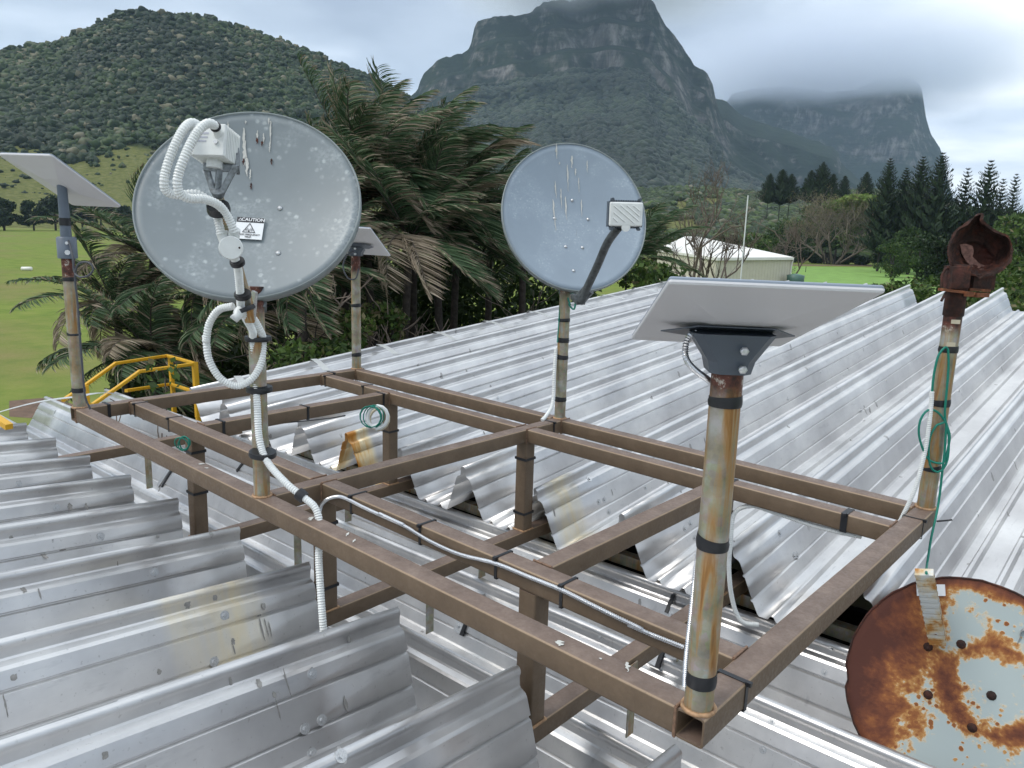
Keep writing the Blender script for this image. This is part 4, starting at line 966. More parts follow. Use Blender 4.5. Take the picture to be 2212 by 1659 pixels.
# bird droppings and clamps on the frame and valley
for i, (u, v, w_, l_) in enumerate(((1.62, .01, .03, .02), (1.70, 0, .02, .014), (2.62, .0, .022, .04), (2.86, .01, .008, .04), (2.93, -.01, .007, .035), (3.98, -.02, .022, .032), (4.12, .0, .008, .008), (4.2, .02, .012, .05))):
    o_ = splat(fr(u, v, .0012), Vector((0,0,1)), w_, l_, M['dropping'], 'dropping', frame, Vector((.6, -.8, 0)), i+200)
M['wing_black'] = M['tape']
for (X, Y, v) in ((858, 1000, .95), (716, 957, 1.02), (1413, 1428, .95), (996, 1354, .45)):
    pass
def clampc(p, dirn, lab):
    r_ = empty('conduit_clamp', p, lab, 'clamp', 'galvanised saddle clamps on the valley sheets'); n_ = Vector((0, -.87, .5)).normalized(); x = Vector((1, 0, 0)); y = n_.cross(x)
    q = Matrix((x, y, n_)).transposed()
    MB().box(p+n_*.008, .06, .075, .014, q).build('plate', M['bolt'], r_); MB().box(p+n_*.006+x*.040, .022, .085, .02, q).build('seal', M['tape'], r_)
    MB().tube([p+n_*.015, p+n_*.020, p+n_*.028], [.014, .012, .008], 6).build('bolt', M['bolt'], r_)
for X, Y, v, lab in ((994, 1353, .60, 'small saddle clamp with black seal beyond the second near roof fold from the bottom'), (1412, 1418, .62, 'small saddle clamp just below the near corner of the frame')):
    r_ = FW + RT*((X-1106)/FPX) - UP*((Y-829.5)/FPX)
    h_ = hit('valley', X, Y)
    if h_: clampc(h_[0], None, lab)
# ================================================================ land, mountains, haze
rng = np.random.default_rng(11)
def col_bearing(X, Y):
    r = FW + RT*((X-1106)/FPX) - UP*((Y-829.5)/FPX); h = math.hypot(r.x, r.y); return (r.x/h, r.y/h, r.z/h)
def land_mat(name, kind):
    m, nt, b = mat(name); b.inputs['Roughness'].default_value = .9; b.inputs['Specular IOR Level'].default_value = .1
    g = N(nt, 'ShaderNodeNewGeometry'); pos = g.outputs['Position']; sz = N(nt, 'ShaderNodeSeparateXYZ'); L(nt, pos, sz.inputs[0]); sn = N(nt, 'ShaderNodeSeparateXYZ'); L(nt, g.outputs['Normal'], sn.inputs[0])
    if kind == 'hill':
        n1 = noise_t(nt, .05, 8, .7, pos); n2 = noise_t(nt, .008, 5, .6, pos); n3 = noise_t(nt, .25, 5, .6, pos, (1, 1, 3))
        grass = ramp(nt, n3, [(.3, (.075, .085, .025)), (.5, (.115, .125, .04)), (.7, (.16, .155, .065))])
        forest = ramp(nt, n1, [(.3, (.012, .022, .010)), (.5, (.022, .036, .016)), (.7, (.038, .055, .024))])
        hgt = math_n(nt, 'ADD', math_n(nt, 'MULTIPLY', sz.outputs[2], 1/120), math_n(nt, 'MULTIPLY', math_n(nt, 'SUBTRACT', n2, .5), 1.2))
        L(nt, mix(nt, ramp(nt, hgt, [(.60, 0), (.72, 1)]), grass, forest), b.inputs['Base Color']); bump(nt, b, n1, .8, 3.0)
    elif kind == 'mount':
        n1 = noise_t(nt, .012, 9, .7, pos); strat = noise_t(nt, .010, 8, .65, pos, (.6, .6, 3.2)); vert = noise_t(nt, .035, 6, .65, pos, (1, 1, .15)); big = noise_t(nt, .0022, 4, .5, pos)
        forest = ramp(nt, n1, [(.3, (.006, .013, .007)), (.5, (.012, .023, .011)), (.7, (.024, .038, .017))])
        rock = ramp(nt, vert, [(.3, (.025, .025, .023)), (.5, (.09, .087, .08)), (.72, (.24, .23, .21))])
        steep = ramp(nt, sn.outputs[2], [(.50, 1), (.70, 0)])
        k = math_n(nt, 'MULTIPLY', steep, ramp(nt, math_n(nt, 'ADD', math_n(nt, 'MULTIPLY', strat, .35), math_n(nt, 'ADD', math_n(nt, 'MULTIPLY', big, .35), math_n(nt, 'MULTIPLY', vert, .3))), [(.47, 0), (.56, 1)]))
        L(nt, mix(nt, k, forest, rock), b.inputs['Base Color']); bump(nt, b, math_n(nt, 'ADD', n1, strat), 1.0, 14.0)
    elif kind == 'ground':
        n1 = noise_t(nt, .035, 6, .6, pos, (1, 1, 1)); n2 = noise_t(nt, .35, 6, .65, pos); n3 = noise_t(nt, 6, 4, .6, pos); n4 = noise_t(nt, .02, 4, .6, pos, (.4, 1.6, 1))
        c = ramp(nt, n2, [(.3, (.10, .15, .028)), (.5, (.14, .19, .036)), (.7, (.19, .22, .05))])
        dry = ramp(nt, n3, [(.3, (.15, .12, .055)), (.7, (.23, .18, .09))])
        c = mix(nt, math_n(nt, 'MULTIPLY', ramp(nt, math_n(nt, 'ADD', math_n(nt, 'MULTIPLY', n1, .5), math_n(nt, 'MULTIPLY', n4, .5)), [(.45, 0), (.58, .85)]), ramp(nt, n2, [(.35, .35), (.6, .85)])), c, dry)
        L(nt, c, b.inputs['Base Color']); bump(nt, b, n3, .5, .05)
    return m
M['ground'] = land_mat('grass_ground', 'ground'); M['hill'] = land_mat('hill_slope', 'hill'); M['mount'] = land_mat('mountain_side', 'mount')
def leaf_mat(name, dark, mid, light, dead=None, trans=.25):
    m, nt, b = mat(name); a = N(nt, 'ShaderNodeAttribute', attribute_name='tint')
    st = [(0, dark), (.5, mid), (.8, light)]
    if dead: st = [(0, dark), (.4, mid), (.62, light), (.72, dead[0]), (1, dead[1])]
    c = ramp(nt, a.outputs['Fac'], st); L(nt, c, b.inputs['Base Color']); b.inputs['Roughness'].default_value = .6; b.inputs['Specular IOR Level'].default_value = .25
    if trans:
        t = nt.nodes.new('ShaderNodeBsdfTranslucent'); L(nt, c, t.inputs[0]); ms_ = nt.nodes.new('ShaderNodeMixShader'); ms_.inputs[0].default_value = trans
        L(nt, b.outputs[0], ms_.inputs[1]); L(nt, t.outputs[0], ms_.inputs[2]); L(nt, ms_.outputs[0], nt.nodes['Material Output'].inputs[0])
    return m
M['canopy'] = leaf_mat('forest_canopy', (.005, .014, .004), (.014, .032, .008), (.040, .068, .017), ((.08, .085, .045), (.15, .135, .09)), 0)
M['canopy_far'] = leaf_mat('far_canopy', (.006, .012, .006), (.012, .023, .010), (.026, .042, .018), ((.035, .045, .025), (.06, .06, .04)), 0)
# ground
V = []; F = []; NR, NA = 40, 96
for i in range(NR):
    r = 2*(6500/2)**(i/(NR-1))
    for k in range(NA): V.append((r*math.cos(2*PI*k/NA), r*math.sin(2*PI*k/NA), 0))
V.append((0, 0, 0))
for i in range(NR-1):
    for k in range(NA): F.append((i*NA+k, i*NA+(k+1) % NA, (i+1)*NA+(k+1) % NA, (i+1)*NA+k))
F += [(NR*NA, (k+1) % NA, k) for k in range(NA)]
m_ = MB(); m_.add(V, F, True); go = m_.build('ground', M['ground']); tag(go, kind='structure')
def interp(P, X): return np.interp(X, [p[0] for p in P], [p[1] for p in P])
def fbm(x, y, z=0.0, o=4):
    return noise.fractal(Vector((x, y, z)), 1.0, 2.0, o, noise_basis='PERLIN_ORIGINAL')
class Relief:
    """a real hill or mountain: crest line at distance Dc, foot at Db, slope shape g(h)"""
    def __init__(s, crest, x0, x1, Db, Dc, g, zb=0.0, amp=8, namp=.02, nf=.012, cn=0.0):
        s.crest, s.x0, s.x1, s.Db, s.Dc, s.g, s.zb, s.amp, s.namp, s.nf, s.cn = crest, x0, x1, Db, Dc, g, zb, amp, namp, nf, cn
    def colinfo(s, X):
        Yc = float(interp(s.crest, X)); bx, by, bt = col_bearing(X, Yc); Dc = s.Dc(X) if callable(s.Dc) else s.Dc
        return bx, by, CZ+Dc*bt, Dc
    def pt(s, X, h, info=None):
        bx, by, Hc, Dc = info or s.colinfo(X)
        r = s.Db+(Dc-s.Db)*s.g(h, X); wx, wy = bx*r, by*r
        taper = math.sin(PI*min(1, max(0, h)))**.5
        n_ = fbm(wx*s.nf, wy*s.nf, h*1.5)
        r += n_*s.amp*taper; z = s.zb+(Hc-s.zb)*h + n_*s.namp*(Hc-s.zb)*taper*.6
        if h > .985: z += s.cn*fbm(X*.045, 3.1, 0, 4)
        return Vector((bx*r, by*r, z))
    def mesh(s, name, nx, nh, mat_, kind='structure'):
        V = []; hs = [(j/nh) for j in range(nh+1)]
        for i in range(nx+1):
            X = s.x0+(s.x1-s.x0)*i/nx; info = s.colinfo(X)
            for h in hs: V.append(s.pt(X, h, info))
            top = V[-1]; bx, by = info[0], info[1]
            for e, dz in ((.06, .9), (.16, .6), (.35, -.05)):
                V.append(Vector((top.x+bx*info[3]*e, top.y+by*info[3]*e, s.zb+(top.z-s.zb)*dz)))
        n_ = nh+4; F = [(i*n_+j, (i+1)*n_+j, (i+1)*n_+j+1, i*n_+j+1) for i in range(nx) for j in range(n_-1)]
        o = fast_mesh(name, [tuple(v) for v in V], F, mat_, smooth=True)
        if kind: tag(o, kind=kind)
        return o
hill = Relief([(-420,330),(-250,210),(-120,150),(-50,125),(0,112),(40,104),(80,95),(110,97),(130,88),(160,74),(200,60),(240,38),(270,26),(300,24),(340,29),(380,31),(420,36),(460,42),(520,60),(580,78),(640,102),(700,124),(750,147),(790,162),(830,184),(870,205),(900,235),(960,275),(1060,330),(1200,385),(1350,425),(1460,452)], -420, 1460, 600, lambda X: 1130-.16*max(0, X-500), lambda h, X: (h**.80)*.92+.08*h, amp=10, namp=.03, nf=.011, cn=3.0)
o = hill.mesh('hill', 300, 90, M['hill']); tag(o, kind='structure')
def piece(tab):
    hs, gs = zip(*tab); return lambda h, X: float(np.interp(h, hs, gs))
def lidg(h, X):
    # talus and forest, then bands of cliff with forested ledges between
    base = np.interp(h, [0, .30, .46, .50, .56, .60, .70, .74, .84, .88, .93, 1], [0, .45, .66, .70, .73, .80, .83, .89, .915, .96, .975, 1])
    return float(base + .012*math.sin(X*.055+h*9)+.010*math.sin(X*.021))
mt1 = Relief([(700,330),(820,262),(880,215),(903,188),(908,172),(916,158),(930,145),(945,130),(965,122),(1000,112),(1013,98),(1018,88),(1025,58),(1032,46),(1050,42),(1100,37),(1150,27),(1160,15),(1190,5),(1230,-4),(1300,-16),(1380,-8),(1400,0),(1413,10),(1420,28),(1430,45),(1440,60),(1465,85),(1480,110),(1500,140),(1528,162),(1540,185),(1546,214),(1556,245),(1580,292),(1612,318),(1650,345),(1690,388),(1730,420),(1800,450)], 700, 1800, 1150, 2700, lidg, zb=10, amp=60, namp=.02, nf=.0042, cn=7)
mt1.mesh('mountain', 380, 200, M['mount'])
mt2 = Relief([(1440,200),(1500,205),(1543,212),(1570,220),(1590,240),(1630,262),(1680,275),(1740,297),(1775,310),(1800,318),(1812,332),(1816,350),(1838,372),(1860,392),(1885,402),(1920,420)], 1440, 1920, 2300, 3300, lambda h, X: float(np.interp(h, [0, .35, .5, .8, 1], [0, .55, .62, .72, 1])+.012*math.sin(X*.09+h*8)), zb=10, amp=50, nf=.004, cn=5)
mt2.mesh('mountain_spur', 180, 100, M['mount'])
mt3 = Relief([(1480,330),(1540,262),(1566,225),(1580,202),(1620,192),(1700,188),(1800,198),(1850,193),(1900,172),(1960,168),(1988,182),(1993,200),(1996,225),(2001,255),(2011,288),(2030,318),(2040,350),(2046,385),(2060,430),(2120,480)], 1480, 2120, 3300, 4700, lambda h, X: float(np.interp(h, [0, .3, .45, .8, .9, 1], [0, .6, .75, .88, .93, 1])+.010*math.sin(X*.03+h*4)), zb=10, amp=90, nf=.0028, cn=8)
mt3.mesh('far_mountain', 220, 110, M['mount'])
rise = Relief([(1230,432),(1330,418),(1450,408),(1560,412),(1650,422),(1750,424),(1850,418),(1920,415),(2000,430),(2080,452),(2212,470),(2400,485)], 1230, 2400, 335, 640, lambda h, X: h, amp=6, nf=.02, cn=1.5)
M['rise'] = land_mat('bushland_slope', 'hill')
for n_ in M['rise'].node_tree.nodes: pass
rise.mesh('bushland_rise', 160, 40, M['rise'])

# ---- leaf crowns: clumps of small faces
def ico():
    bm = bmesh.new(); bmesh.ops.create_icosphere(bm, subdivisions=2, radius=1); v = np.array([x.co[:] for x in bm.verts]); f = np.array([[q.index for q in x.verts] for x in bm.faces]); bm.free(); return v, f
IV, IF = ico()
def ico1():
    bm = bmesh.new(); bmesh.ops.create_icosphere(bm, subdivisions=1, radius=1); v = np.array([x.co[:] for x in bm.verts]); f = np.array([[q.index for q in x.verts] for x in bm.faces]); bm.free(); return v, f
JV, JF = ico1()
def clumps(name, P, S_, T, mat_, fine=True, rough=.28, squash=.7, parent=None, seed=0, smooth=False):
    """P (n,3) centres, S_ (n,) radii, T (n,) tints -> one mesh of ragged leaf clumps"""
    r = np.random.default_rng(seed); v, f = (IV, IF) if fine else (JV, JF); n = len(P); k = len(v)
    d = 1+rough*r.standard_normal((n, k)); d = np.clip(d, .5, 1.6)
    sc = S_[:, None, None]*np.stack([np.ones(n), np.ones(n)*(.85+.3*r.random(n)), np.full(n, squash)*(.8+.5*r.random(n))], 1)[:, None, :]
    an = r.random(n)*2*PI; ca, sa = np.cos(an), np.sin(an)
    q = v[None]*d[..., None]*sc
    x = q[..., 0]*ca[:, None]-q[..., 1]*sa[:, None]; y = q[..., 0]*sa[:, None]+q[..., 1]*ca[:, None]
    V = np.stack([x, y, q[..., 2]], -1)+P[:, None, :]
    F_ = f[None]+(np.arange(n)*k)[:, None, None]
    t = np.repeat(T, k)+.10*r.standard_normal(n*k)
    return fast_mesh(name, V.reshape(-1, 3), F_.reshape(-1, 3), mat_, parent, smooth, np.clip(t, 0, 1))
# hill forest
P = []; S_ = []; T = []
cols = {}
for i in range(42000):
    X = rng.uniform(-330, 1440); h = .12+.88*rng.random()**.95
    key = int(X); info = cols.get(key) or cols.setdefault(key, hill.colinfo(key))
    p = hill.pt(key+.01, h, info); 
    edge = .30+.10*fbm(X*.006, 1.7, 0, 3)+.06*fbm(X*.03, 5.1, 0, 2)
    if h < edge and (rng.random() < .90-2.2*max(0, .13-(edge-h)) or fbm(X*.03, h*22, 7, 3) < -.02): continue
    P.append((p.x+rng.normal()*3, p.y+rng.normal()*3, p.z+rng.uniform(-1.6, 1.0))); S_.append((2.0+3.9*rng.random()**2.0)*(1 if h > edge else .55))
    base = .27+.42*fbm(p.x*.008, p.y*.008, 2, 4)+.14*rng.standard_normal()
    if rng.random() < .05+.10*max(0, fbm(p.x*.01, p.y*.01, 9, 2)): base = .78+.15*rng.random()
    T.append(base)

o = clumps('hill_forest', np.array(P), np.array(S_), np.clip(np.array(T), 0, 1), M['canopy'], True, .22, .78, seed=1, smooth=True); tag(o, kind='stuff')
P = []; S_ = []; T = []
for i in range(15000):
    X = rng.uniform(880, 1780); h = rng.random()*.62
    key = int(X); p = mt1.pt(key, h, mt1.colinfo(key) if ('m', key) not in cols else cols[('m', key)]); cols.setdefault(('m', key), mt1.colinfo(key))
    P.append(tuple(p)); S_.append(rng.uniform(7, 16)); T.append(.35+.3*fbm(p.x*.004, p.y*.004, 2, 3)+.12*rng.standard_normal())
o = clumps('mountain_forest', np.array(P), np.array(S_), np.clip(np.array(T), 0, 1), M['canopy_far'], False, .15, .7, seed=2, smooth=True); tag(o, kind='stuff')
M['canopy_bright'] = leaf_mat('bush_canopy', (.008, .018, .006), (.024, .043, .013), (.06, .095, .025), ((.085, .085, .05), (.14, .13, .09)), 0)
P = []; S_ = []; T = []
for i in range(9000):
    X = rng.uniform(1250, 2380); h = rng.random()**.8
    p = rise.pt(X, h, rise.colinfo(X))
    if X < 1560 and fbm(X*.02, h*5, 1, 2) > .02 and .15 < h < .8: continue
    P.append((p.x, p.y, p.z+.6)); S_.append(rng.uniform(1.5, 4.0)); T.append(.34+.35*fbm(p.x*.03, p.y*.03, 2, 3)+.13*rng.standard_normal()+(.5 if rng.random() < .05 else 0))
o = clumps('bushland', np.array(P), np.array(S_), np.clip(np.array(T), 0, 1), M['canopy_bright'], True, .17, .7, seed=3, smooth=True); tag(o, kind='stuff')

# ---- air and low cloud
def volume(name, c, s, dens, col, aniso=0.0, shader=None, kind='stuff'):
    m_ = MB().box(c, *s); m = bpy.data.materials.new(name); m.use_nodes = True; nt = m.node_tree; nt.nodes.clear()
    out = nt.nodes.new('ShaderNodeOutputMaterial'); v = nt.nodes.new('ShaderNodeVolumePrincipled'); v.inputs['Color'].default_value = (*col, 1); v.inputs['Density'].default_value = dens; v.inputs['Anisotropy'].default_value = aniso
    L(nt, v.outputs[0], out.inputs['Volume'])
    if shader: shader(nt, v)
    o = m_.build(name, m); tag(o, kind=kind); return o
hz0 = (FW.x*2900, FW.y*2900)
volume('haze', (hz0[0]*.95, hz0[1]*.95, 500-.5), (7600, 7600, 1003), 0.62e-4, (.58, .76, 1.0), .0)
def low_cloud_shader(cx, cy, rx, base, soft, dmax, sc=.0016):
    """low cloud: thickens upward, frays out at its ends"""
    def f(nt, v):
        g = N(nt, 'ShaderNodeNewGeometry'); s_ = N(nt, 'ShaderNodeSeparateXYZ'); L(nt, g.outputs['Position'], s_.inputs[0])
        n_ = noise_t(nt, sc, 4, .6, g.outputs['Position'], (1, 1, 1.5))
        hh = math_n(nt, 'DIVIDE', math_n(nt, 'SUBTRACT', math_n(nt, 'ADD', s_.outputs[2], math_n(nt, 'MULTIPLY', math_n(nt, 'SUBTRACT', n_, .5), soft*2.6)), base), soft)
        dx = math_n(nt, 'DIVIDE', math_n(nt, 'SUBTRACT', s_.outputs[0], cx), rx); dy = math_n(nt, 'DIVIDE', math_n(nt, 'SUBTRACT', s_.outputs[1], cy), rx)
        rr_ = math_n(nt, 'ADD', math_n(nt, 'MULTIPLY', dx, dx), math_n(nt, 'MULTIPLY', dy, dy))
        rr_ = math_n(nt, 'ADD', rr_, math_n(nt, 'MULTIPLY', math_n(nt, 'SUBTRACT', n_, .5), 1.2))
        rad = math_n(nt, 'MAXIMUM', math_n(nt, 'SUBTRACT', 1.0, rr_), 0.0)
        r = math_n(nt, 'MULTIPLY', math_n(nt, 'POWER', math_n(nt, 'MAXIMUM', math_n(nt, 'MINIMUM', hh, 1.0), 0.0), 1.6), dmax)
        L(nt, math_n(nt, 'MULTIPLY', r, rad), v.inputs['Density'])
    return f
pk = mt1.pt(1300, 1.0); g3 = mt3.pt(1780, .97)
volume('low_cloud', (pk.x*.985, pk.y*.985, pk.z+50), (1100, 1100, 330), 0, (.94, .97, 1.0), .3, low_cloud_shader(pk.x*.985, pk.y*.985, 520, pk.z-95, 100, .012))
volume('low_cloud', (g3.x*.985, g3.y*.985, g3.z+40), (2000, 2000, 380), 0, (.86, .91, 1.0), .3, low_cloud_shader(g3.x*.985, g3.y*.985, 950, g3.z-110, 100, .006))
# ================================================================ plants, shed, railing
M['palm_leaf'] = leaf_mat('palm_frond', (.022, .045, .022), (.050, .095, .042), (.115, .165, .085), ((.17, .135, .09), (.42, .35, .27)), .2)
M['bush_leaf'] = leaf_mat('bush_leaf', (.018, .035, .010), (.045, .085, .020), (.10, .16, .035), ((.16, .15, .07), (.24, .20, .12)), .3)
M['pine_leaf'] = leaf_mat('pine_needles', (.010, .022, .011), (.022, .040, .018), (.042, .068, .030), None, .1)
M['bark'] = simple('grey_brown_bark', (.12, .095, .078), .9, nz=.45, scale=14, bmp=.5)
M['bark_dark'] = simple('dark_bark', (.030, .025, .022), .9, nz=.4, scale=20)
M['bark_pale'] = simple('pale_dead_branch', (.25, .20, .165), .9, nz=.4, scale=20)
M['palm_trunk'] = simple('palm_trunk', (.06, .05, .042), .9, nz=.4, scale=16, bmp=.5)
WIND = (RT*.8+Vector((0, 0, .15))).normalized()
class Leaves:
    """quads gathered in numpy arrays"""
    def __init__(s): s.V = []; s.F = []; s.T = []; s.n = 0
    def quad(s, a, b, c, d, t):
        s.V += [a, b, c, d]; s.F.append((s.n, s.n+1, s.n+2, s.n+3)); s.T += [t]*4; s.n += 4
    def strip(s, pts, side, w, ts):
        k = len(pts)
        for i, p in enumerate(pts):
            ww = w[i]; s.V += [tuple(p-side*ww), tuple(p+side*ww)]; s.T += [ts[i]]*2
        for i in range(k-1): b = s.n+2*i; s.F.append((b, b+1, b+3, b+2))
        s.n += 2*k
    def build(s, name, mat_, parent=None): return fast_mesh(name, np.array(s.V), np.array(s.F), mat_, parent, False, np.clip(np.array(s.T), 0, 1))
def palm(base, crown, R, n, seed, label, dead=.2, wind=.9, lw=.0092, sp=68, group='wind-blown palms beside the roof', droopy=1.0, spread=None):
    rr = random.Random(seed); t_ = empty('palm_tree', base, label, 'palm tree', group)
    base = Vector(base); crown = Vector(crown); mid = base.lerp(crown, .5)+Vector((rr.uniform(-.15,.15), rr.uniform(-.15,.15), 0))
    tp = catmull([base, mid, crown], .4); MB().tube(tp, [.09-.03*i/len(tp) for i in range(len(tp))], 10).build('trunk', M['palm_trunk'], t_)
    lv = Leaves(); rc = MB()
    for i in range(n):
        a = 2.4*i+rr.uniform(-.3, .3); el = rr.uniform(-.25, 1.25) if i > 3 else rr.uniform(.9, 1.4)
        d = Vector((math.cos(a)*math.cos(el), math.sin(a)*math.cos(el), math.sin(el)))
        if spread is not None: d = (d+Vector(spread)*.6).normalized()
        Lf = R*rr.uniform(.75, 1.1); pts = [crown.copy()]; v = d.copy(); k = 14; isd = rr.random() < dead*.6
        for j in range(k):
            v = (v+Vector((0,0,-1))*(.055+.045*j/k)*droopy*(1.6 if isd else 1)+WIND*wind*.05*(j/k+.3)).normalized(); pts.append(pts[-1]+v*Lf/k)
        rc.tube(pts, [.016*(1-.8*j/k) for j in range(k+1)], 5, caps=False)
        for j in range(sp):
            f = .10+.9*j/sp; q = f*k; i0 = min(k-1, int(q)); p = pts[i0].lerp(pts[i0+1], q-i0); tg = (pts[i0+1]-pts[i0]).normalized()
            sd = tg.cross(Vector((0,0,1)))
            if sd.length < .1: sd = RT.copy()
            sd.normalize(); upv = sd.cross(tg)
            ll = R*.29*math.sin(PI*min(1, .12+f*.82))**.6*rr.uniform(.8, 1.1)
            for s in (-1, 1):
                dr = (sd*s*.75+tg*(.55+.3*f)+upv*.25).normalized(); q0 = p; ps = [p]; seg = 4
                for m in range(seg):
                    dr = (dr+Vector((0,0,-1))*(.16+.10*rr.random())*droopy+WIND*wind*(.20+.16*rr.random())).normalized(); ps.append(ps[-1]+dr*ll/seg)
                wv = dr.cross(Vector((rr.uniform(-1,1), rr.uniform(-1,1), rr.uniform(-.3,1)))).normalized()
                g0 = .12+.45*rr.random()
                brown_ = isd or rr.random() < dead*.25
                ts = [g0, g0, g0+.05, (.70+.3*rr.random()) if (brown_ or rr.random() < dead*1.1) else g0+.1, (.8+.2*rr.random()) if rr.random() < .38+dead*.8 else g0+.12]
                if brown_: ts = [.68+.3*rr.random()]*5
                lv.strip(ps, wv, [lw*.5, lw, lw, lw*.7, lw*.15], ts)
    rc.build('frond_stem', M['palm_trunk'], t_); lv.build('crown', M['palm_leaf'], t_); return t_
G_ = lambda X, Y, d: Vector((at(X, Y, d).x, at(X, Y, d).y, 0))
def pm(X, Y, d, R, n, seed, lab, **k):
    c = at(X, Y, d); palm(Vector((c.x-.3, c.y+.2, 0)), c, R, n, seed, lab, **k)
pm(895, 400, 13.5, 2.0, 26, 1, 'tallest palm with green fronds streaming right, in front of the gap in the hills', dead=.12)
pm(785, 400, 12.6, 2.0, 26, 2, 'palm with many shredded brown fronds right behind the largest dish', dead=.42)
pm(990, 440, 14.2, 2.1, 26, 3, 'palm whose long green fronds reach the blue-grey dish', dead=.12)
pm(885, 520, 12.4, 2.0, 22, 4, 'low palm with drooping dark fronds under the two tallest crowns', dead=.3)
pm(745, 470, 13.0, 1.9, 24, 21, 'palm whose pale shredded fronds hang beside the right rim of the largest dish', dead=.5)
pm(1060, 480, 15.0, 1.9, 24, 22, 'green palm close to the left rim of the blue-grey dish', dead=.1)
pm(940, 480, 13.2, 1.9, 22, 23, 'palm in the middle of the clump with mixed green and brown fronds', dead=.25)
pm(1130, 560, 14.5, 1.6, 16, 5, 'small palm behind the blue-grey dish, yellow-green lower fronds', dead=.15, spread=(.5, .3, .2))
pm(705, 560, 12.2, 1.7, 20, 12, 'palm crown between the largest dish and the far left pole', dead=.35)
pm(330, 560, 13.2, 1.70, 22, 6, 'ragged palm left of the largest dish, standing against the grass', dead=.3)
pm(430, 625, 12.8, 1.8, 24, 7, 'dense dark palm below the left edge of the largest dish', dead=.22)
pm(250, 665, 12.6, 1.55, 18, 8, 'low palm with tattered grey fronds nearest the far left corner pole', dead=.4)
pm(560, 680, 12.2, 1.8, 24, 9, 'dark palm behind the hose loop of the largest dish', dead=.28)
pm(330, 765, 12.2, 1.6, 22, 10, 'lowest palm drooping over the yellow railing', dead=.3, spread=(-.5, -.3, .1))
pm(650, 590, 10.8, 1.5, 20, 11, 'palm whose crown shows under the lower right rim of the largest dish', dead=.35)
pm(1385, 560, 17.5, 1.6, 16, 14, 'palm with fine dark fronds right of the blue-grey dish, before the shed', dead=.1)
# tangled bare shrubs and dead branches
sb = 'dead tangled shrubs between palms and roof'
def bare(base, h, seed, label, mat_, name='bare_tree', cat='bare tree', group=None, depth=5, spread=.55, r0=.05, lean=Vector((0,0,0)), kids=(2,4), upb=.12, crownleaf=None, thin=.6):
    rr = random.Random(seed); t_ = empty(name, base, label, cat, group); tr = MB(); br = MB(); tips = []
    def grow(p, d, ln, r, lvl):
        pts = [p]; k = 5 if lvl < 3 else 3
        for j in range(k):
            d = (d+Vector((rr.uniform(-1,1), rr.uniform(-1,1), rr.uniform(-1,1)))*.20+Vector((0,0,upb))+lean*.10).normalized(); pts.append(pts[-1]+d*ln/k)
        (tr if lvl == 0 else br).tube(pts, [r*(1-.4*j/k) for j in range(k+1)], 7 if lvl < 2 else (5 if lvl < 4 else 3), caps=False)
        if group == sb and pts[-1].x > -7.75: return
        if lvl >= depth: tips.append(pts[-1]); return
        for c in range(rr.randint(*kids)):
            q = pts[rr.randint(max(1, k-2), k)]; e = Vector((rr.gauss(0,1), rr.gauss(0,1), rr.gauss(.1,.6))).normalized()
            grow(q, (d*(1-spread)+e*spread).normalized(), ln*rr.uniform(.6, .9), r*thin, lvl+1)
    grow(Vector(base), (Vector((0,0,1))+lean).normalized(), h*.30, r0, 0)
    tr.build('trunk', mat_, t_); br.build('branches', mat_, t_)
    return t_, tips
def leafcloud(name, blobs, n, size, mat_, parent, seed, tint=.35, var=.2, flat=.5, hollow=.35):
    r = np.random.default_rng(seed); bl = np.array([(b[0], b[1], b[2], b[3], b[4] if len(b) > 4 else b[3]) for b in blobs]); w = bl[:, 3]**2*bl[:, 4]; w = w/w.sum()
    ix = r.choice(len(bl), n, p=w); u = r.standard_normal((n, 3)); u /= np.linalg.norm(u, axis=1)[:, None]; rad = (hollow+(1-hollow)*r.random(n)**.5)
    P_ = bl[ix, :3]+u*rad[:, None]*np.stack([bl[ix, 3], bl[ix, 3], bl[ix, 4]], 1)
    a = r.standard_normal((n, 3)); a /= np.linalg.norm(a, axis=1)[:, None]; b = np.cross(a, r.standard_normal((n, 3))); b /= np.linalg.norm(b, axis=1)[:, None]
    sz = size*(.5+r.random(n))[:, None]
    V = np.stack([P_-a*sz, P_+b*sz*flat, P_+a*sz, P_-b*sz*flat], 1).reshape(-1, 3); F_ = np.arange(4*n).reshape(n, 4)
    T_ = np.repeat(tint+var*r.standard_normal(n)+.12*np.sin(ix*7.3), 4)
    return fast_mesh(name, V, F_, mat_, parent, False, np.clip(T_, 0, 1))
b_min = -8.05
sb = 'dead tangled shrubs between palms and roof'
